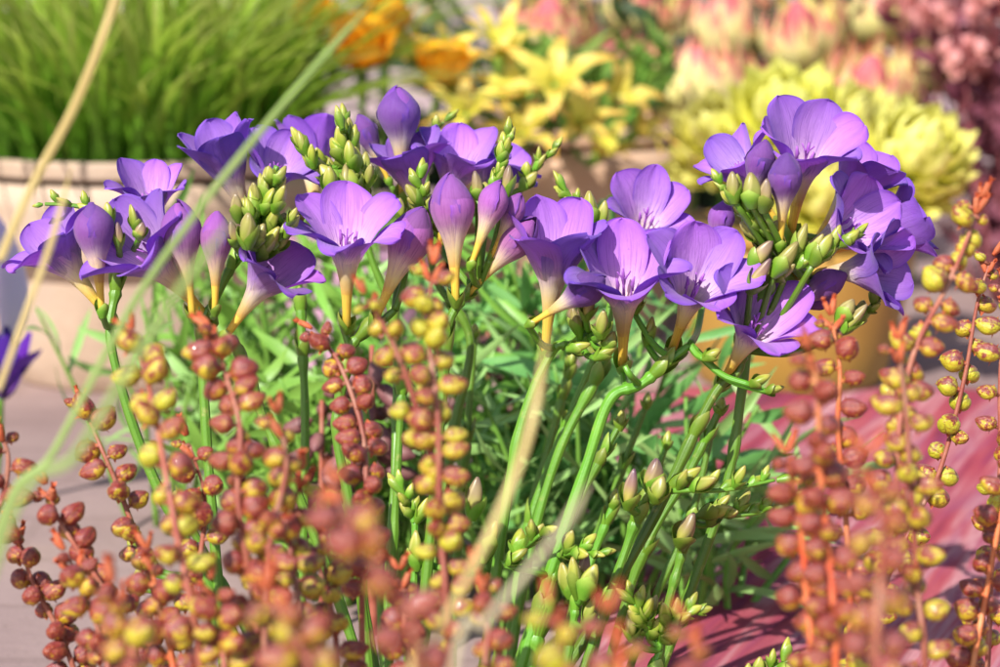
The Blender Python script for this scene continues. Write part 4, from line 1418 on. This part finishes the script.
def floret_mb():
    mb = tube(crom([Vector((0, 0, 0)), Vector((0.0003, 0, 0.004)), Vector((0.0014, 0, 0.0085))], 4), [0.0010, 0.0019, 0.0016], 8)
    for k in range(4):
        pm = strip_petal(0.0045, 0.0026, 50, 4, 0, 2, 0.3, None, 0.0002, 10)
        pm.xf(Matrix.Rotation(2 * math.pi * k / 4, 3, 'Z'), Vector((0.0013, 0, 0.008)))
        mb.merge(pm)
    return mb


FLORET = floret_mb().mesh("withered_floret", mat_plain("withered floret", (0.48, 0.06, 0.022), (0.52, 0.13, 0.05), 150, 0.6, 0.3, 0.2, 0.3, 0.001, (0.42, 0.20, 0.12)))


def raceme(label, pts_px, n, s=1.0, tone=0.5, stalk='stalk', r=0.0012, seed=0, start=0.0, wilt=2, splay=1.0, spread=0.0072, tipbare=0.0):
    rs = random.Random(seed)
    s *= 0.82
    n = int(n * 1.35)
    pts = [at(*q) for q in pts_px]
    last, prev = pts[-1], pts[-2]
    sl = (last - prev)
    sl = sl / max(0.02, abs(sl.z))
    b = Vector((last.x + sl.x * last.z * 0.35, last.y + 0.03, 0))
    path = crom(pts, 12)
    full = crom(pts + [b], 10)
    t = thing("berry_stalk", label, "plant", b, "berry stalks around the freesias")
    sm = tube([p - b for p in full], [r * 0.55, r, r * 1.15, r * 1.3], 8)
    Ls = [0]
    for p, q in zip(path, path[1:]):
        Ls.append(Ls[-1] + (q - p).length)
    a0 = rs.uniform(-20, 20)
    for i in range(n):
        q = start + (1 - start) * (i + rs.uniform(-.35, .35)) / n
        x = max(0, min(Ls[-1] * 0.999, q * Ls[-1]))
        k = min(max(j for j in range(len(Ls)) if Ls[j] <= x), len(path) - 2)
        p = path[k].lerp(path[k + 1], (x - Ls[k]) / max(1e-9, Ls[k + 1] - Ls[k]))
        up = (path[k] - path[k + 1]).normalized()
        side = (1 if i % 2 else -1)
        th = R(a0 + rs.choice((-1, 1)) * rs.uniform(0, 85) * splay)
        lat = CR - up * CR.dot(up)
        lat.normalize()
        fr = up.cross(lat)
        o = (lat * math.cos(th) * side + fr * math.sin(th)).normalized()
        sc = s * rs.uniform(0.82, 1.15)
        dv = (o + up * rs.uniform(0.05, 0.4)).normalized()
        if i < wilt:
            sc *= 0.55 + 0.2 * i / max(1, wilt)
            for kk in range(2):
                fv = (up + CR * rs.uniform(-.7, .7) - CF * rs.uniform(-.4, .8)).normalized()
                link("withered_floret", FLORET, t, p + up * 0.004 * (1 - i) + fv * 0.001 - b, frame(fv, rs.uniform(0, 360)), s * rs.uniform(0.8, 1.2))
        ctr = p + dv * spread * (0.7 + 0.3 * sc)
        zz = (Vector((0, 0, 1)) - dv * dv.z).normalized()
        m = Matrix((dv, zz.cross(dv), zz)).transposed()
        be = link("berry", rs.choice(BERRIES), t, ctr - b, m, sc, min(1, max(0, tone + rs.uniform(-.3, .3))))
        link("husk", HUSK, be)
        sm.merge(tube([p - b, (p + dv * 0.003) - b + up * -0.0006, ctr - b - dv * 0.005 * sc], [0.0011, 0.0009, 0.0012], 6))
    link("stalk", sm.mesh("stalk", M[stalk]), t)
    return t


rc = [
    # left side
    ("berry stalk leaning over the paved ground, reddish berries well apart", [(82, 405, 1.12), (100, 445, 1.1), (125, 505, 1.1), (150, 580, 1.1), (178, 680, 1.1)], 16, 1.0, 0.6, 'stalk', 1),
    ("short dark red berry stalk next to the ground at the far left", [(48, 490, 1.05), (62, 525, 1.05), (95, 575, 1.05), (120, 624, 1.05), (140, 690, 1.05)], 13, 0.95, 0.95, 'stalk', 2),
    ("lowest dark red berry stalk in the bottom left corner", [(18, 535, 1.08), (32, 580, 1.08), (58, 630, 1.08), (80, 690, 1.08)], 12, 0.95, 0.95, 'stalk', 3),
    ("berry stalk cut by the left edge of the picture", [(-6, 425, 1.05), (8, 455, 1.05), (2, 500, 1.05), (-20, 560, 1.05)], 7, 1.0, 1.0, 'stalk', 4),
    ("crowded berry stalk standing right below the pinkish freesia buds", [(212, 335, 0.98), (226, 375, 0.97), (240, 430, 0.96), (238, 500, 0.95), (250, 580, 0.95), (262, 680, 0.95)], 26, 0.95, 0.75, 'stalk', 5),
    ("yellow green berry stalk between the outermost freesia stem and the crowded one", [(135, 335, 0.98), (152, 400, 0.95), (165, 470, 0.93), (178, 540, 0.92), (200, 660, 0.92)], 17, 0.98, 0.25, 'stalk', 6),
    ("dark red berry stalk in front of the brown pink seed spike", [(318, 335, 1.08), (340, 365, 1.07), (362, 430, 1.06), (366, 500, 1.05), (362, 600, 1.05)], 20, 0.9, 0.95, 'stalk', 7),
    ("yellow and orange berry stalk before the brown seeds, short twin of the central one", [(368, 300, 0.95), (386, 330, 0.95), (405, 372, 0.95), (425, 440, 0.95), (440, 520, 0.95)], 12, 0.8, 0.2, 'stalk', 8),
    ("tallest central berry stalk with bright yellow berries below the plump purple bud", [(432, 275, 0.96), (428, 330, 0.95), (438, 420, 0.94), (440, 520, 0.94), (450, 660, 0.94)], 26, 0.88, 0.3, 'stalk', 9),
    ("blurred orange topped berry stalk between the crowded one and the dark red one", [(280, 425, 0.93), (286, 470, 0.93), (268, 560, 0.93), (265, 690, 0.93)], 13, 0.95, 0.5, 'stalk', 10),
    ("very blurred red berry stalk close to the lens in the lower middle left", [(338, 490, 0.72), (352, 530, 0.70), (395, 600, 0.68), (425, 700, 0.68)], 8, 0.95, 0.95, 'stalk', 11),
    ("blurred yellow berry stalk behind the very blurred red one", [(300, 480, 0.96), (290, 540, 0.96), (300, 610, 0.95), (310, 700, 0.95)], 13, 0.95, 0.35, 'stalk', 12),
    ("blurred yellow tipped berry stalk along the bottom edge at left", [(115, 595, 0.82), (130, 635, 0.82), (140, 710, 0.82)], 6, 1.0, 0.45, 'stalk', 13),
    ("blurred berry stalk at the bottom edge below the crowded one", [(212, 590, 0.92), (222, 640, 0.92), (228, 720, 0.92)], 9, 0.95, 0.6, 'stalk', 14),
    ("blurred berry stalk at the bottom edge under the very blurred red one", [(275, 605, 0.72), (300, 650, 0.72), (320, 730, 0.72)], 7, 1.0, 0.4, 'stalk', 15),
    ("small berry stalk beside the pale dry blade near the bottom edge", [(476, 580, 0.9), (488, 620, 0.9), (484, 700, 0.9)], 8, 0.9, 0.6, 'stalk', 16),
    ("blurred yellow berry stalk at the bottom edge below the thick central stem", [(552, 615, 0.72), (562, 650, 0.72), (560, 740, 0.72)], 5, 0.95, 0.25, 'stalk', 17),
    ("blurred orange berry stalk at the bottom edge below the crowded pale buds", [(612, 625, 0.7), (620, 660, 0.7), (622, 740, 0.7)], 4, 0.9, 0.7, 'stalk_orange', 18),
    ("blurred orange berry stalk at the bottom edge in front of the red cloth", [(690, 630, 0.74), (698, 665, 0.74), (700, 740, 0.74)], 4, 0.9, 0.75, 'stalk_orange', 19),
    ("short berry stalk of mixed colours behind the yellow green one", [(190, 445, 1.1), (205, 500, 1.1), (200, 560, 1.1), (190, 640, 1.1), (180, 700, 1.1)], 14, 0.95, 0.6, 'stalk', 31),
    ("low red berry stalk between the corner one and the lowest leaning one", [(70, 560, 1.0), (88, 600, 1.0), (104, 650, 1.0), (115, 710, 1.0)], 9, 1.0, 0.7, 'stalk', 41),
    ("low coral berry stalk beside the green stem at the lower left", [(150, 560, 0.98), (160, 610, 0.98), (172, 660, 0.98), (180, 720, 0.98)], 10, 1.0, 0.65, 'stalk_orange', 42),
    ("low berry stalk with yellow and red berries under the blurred orange topped one", [(322, 540, 1.0), (328, 590, 1.0), (336, 640, 1.0), (340, 710, 1.0)], 11, 1.0, 0.45, 'stalk', 43),
    ("low red berry stalk just left of the bleached blade's foot", [(400, 580, 1.0), (404, 620, 1.0), (408, 670, 1.0), (410, 720, 1.0)], 9, 1.0, 0.75, 'stalk', 44),
    ("low yellow green berry stalk in the bottom row below the crowded one", [(258, 560, 1.02), (264, 610, 1.02), (258, 660, 1.02), (250, 720, 1.02)], 10, 1.0, 0.3, 'stalk', 45),
    # right side
    ("coral red berry stalk hugging the salmon red one on its inner side", [(790, 465, 0.9), (800, 520, 0.9), (806, 590, 0.9), (812, 700, 0.9)], 13, 1.0, 0.9, 'stalk_orange', 46),
    ("sharpest berry stalk, slender with green yellow berries in two neat rows over the red cloth", [(990, 262, 1.2), (977, 305, 1.2), (964, 380, 1.2), (940, 470, 1.2), (915, 520, 1.2), (860, 640, 1.19), (850, 700, 1.19)], 21, 1.0, 0.12, 'stalk', 20),
    ("berry stalk along the right edge with greenish berries", [(1006, 290, 1.15), (1000, 380, 1.15), (1000, 470, 1.15), (992, 560, 1.14), (985, 700, 1.14)], 18, 0.98, 0.3, 'stalk', 21),
    ("orange red berry stalk in the lower right corner with a thick pale stem", [(1012, 470, 1.06), (1000, 520, 1.06), (985, 600, 1.06), (968, 690, 1.06)], 14, 1.05, 0.8, 'stalk_orange', 22),
    ("tall berry stalk bending right at its tip beside the violet cluster", [(978, 205, 1.04), (965, 245, 1.03), (945, 290, 1.02), (915, 350, 1.01), (900, 420, 1.0), (895, 510, 1.0), (880, 600, 1.0), (870, 700, 1.0)], 30, 0.95, 0.42, 'stalk', 23),
    ("berry stalk with an orange tip directly under the lowest freesia bloom", [(832, 322, 1.06), (840, 370, 1.05), (838, 430, 1.05), (846, 520, 1.05), (850, 640, 1.05)], 18, 0.9, 0.8, 'stalk_orange', 24),
    ("blurred salmon red berry stalk left of all on the red cloth", [(812, 358, 0.88), (818, 400, 0.88), (820, 470, 0.88), (828, 550, 0.88), (836, 690, 0.88)], 18, 0.9, 0.9, 'stalk_orange', 25),
    ("most blurred greyish pink berry stalk in front of the others at right", [(872, 470, 0.72), (882, 520, 0.72), (880, 580, 0.72), (872, 700, 0.72)], 9, 0.9, 0.75, 'stalk', 26),
    ("berry stalk standing between the greyish pink one and the slender sharp one", [(898, 350, 0.94), (905, 400, 0.94), (912, 500, 0.94), (918, 590, 0.94), (925, 700, 0.94)], 17, 0.9, 0.5, 'stalk', 27),
]
for (lab, pts, n, s, tone, mk, sd) in rc:
    raceme(lab, pts, n, s, tone, mk, seed=sd)


# ------------------------------------------------------------------ loose blades in front
def loose_blade(label, pts_px, wpx, mat, twist=0.3, cat="grass"):
    pts = [at(*q) for q in pts_px]
    d = pts_px[0][2]
    last, prev = pts[-1], pts[-2]
    sl = (last - prev)
    sl = sl / max(0.05, abs(sl.z))
    b = Vector((last.x + sl.x * last.z * 0.5, last.y, 0))
    P = crom(list(reversed(pts + [b])), 10)
    o = link("dry_grass", blade([p - b for p in P], wpx * K * d, CR + CF * twist, 4, 0.3, lambda q: max(0.08, min(1, 5 * (1 - q) ** 0.8))).mesh("dry_grass", mat), None, b)
    tag(o, label, cat, "loose blades in front of the flowers")


loose_blade("straw yellow dry blade slanting down from the top left of the picture", [(128, -60, 0.86), (112, 10, 0.86), (75, 105, 0.86), (38, 175, 0.86), (2, 255, 0.86), (-30, 340, 0.86)], 9, M['straw'])
loose_blade("straw yellow dry blade lying across the outermost left freesia bloom", [(72, 165, 0.84), (52, 240, 0.84), (27, 310, 0.84), (0, 385, 0.84), (-30, 460, 0.84)], 6.5, M['straw'])
loose_blade("long soft green blade slanting from the grass tuft across the left flowers", [(375, 0, 0.84), (330, 50, 0.84), (262, 130, 0.84), (195, 215, 0.84), (130, 310, 0.84), (55, 450, 0.84), (-10, 560, 0.84)], 7.5, M['blade_green'])
loose_blade("second faint green blade beside the long one, lower", [(235, 215, 0.7), (160, 320, 0.7), (80, 450, 0.7), (-10, 580, 0.7)], 10, M['blade_green'])
loose_blade("broad dry blade rising under the sideways bloom in the middle", [(548, 325, 0.72), (537, 400, 0.72), (517, 470, 0.71), (477, 560, 0.7), (435, 640, 0.7), (405, 720, 0.7)], 7.5, M['straw'])
loose_blade("bleached whitish blade crossing the thick central stem low down", [(590, 480, 0.66), (565, 525, 0.66), (525, 575, 0.66), (485, 625, 0.66), (450, 700, 0.66)], 7.5, M['straw_pale'])
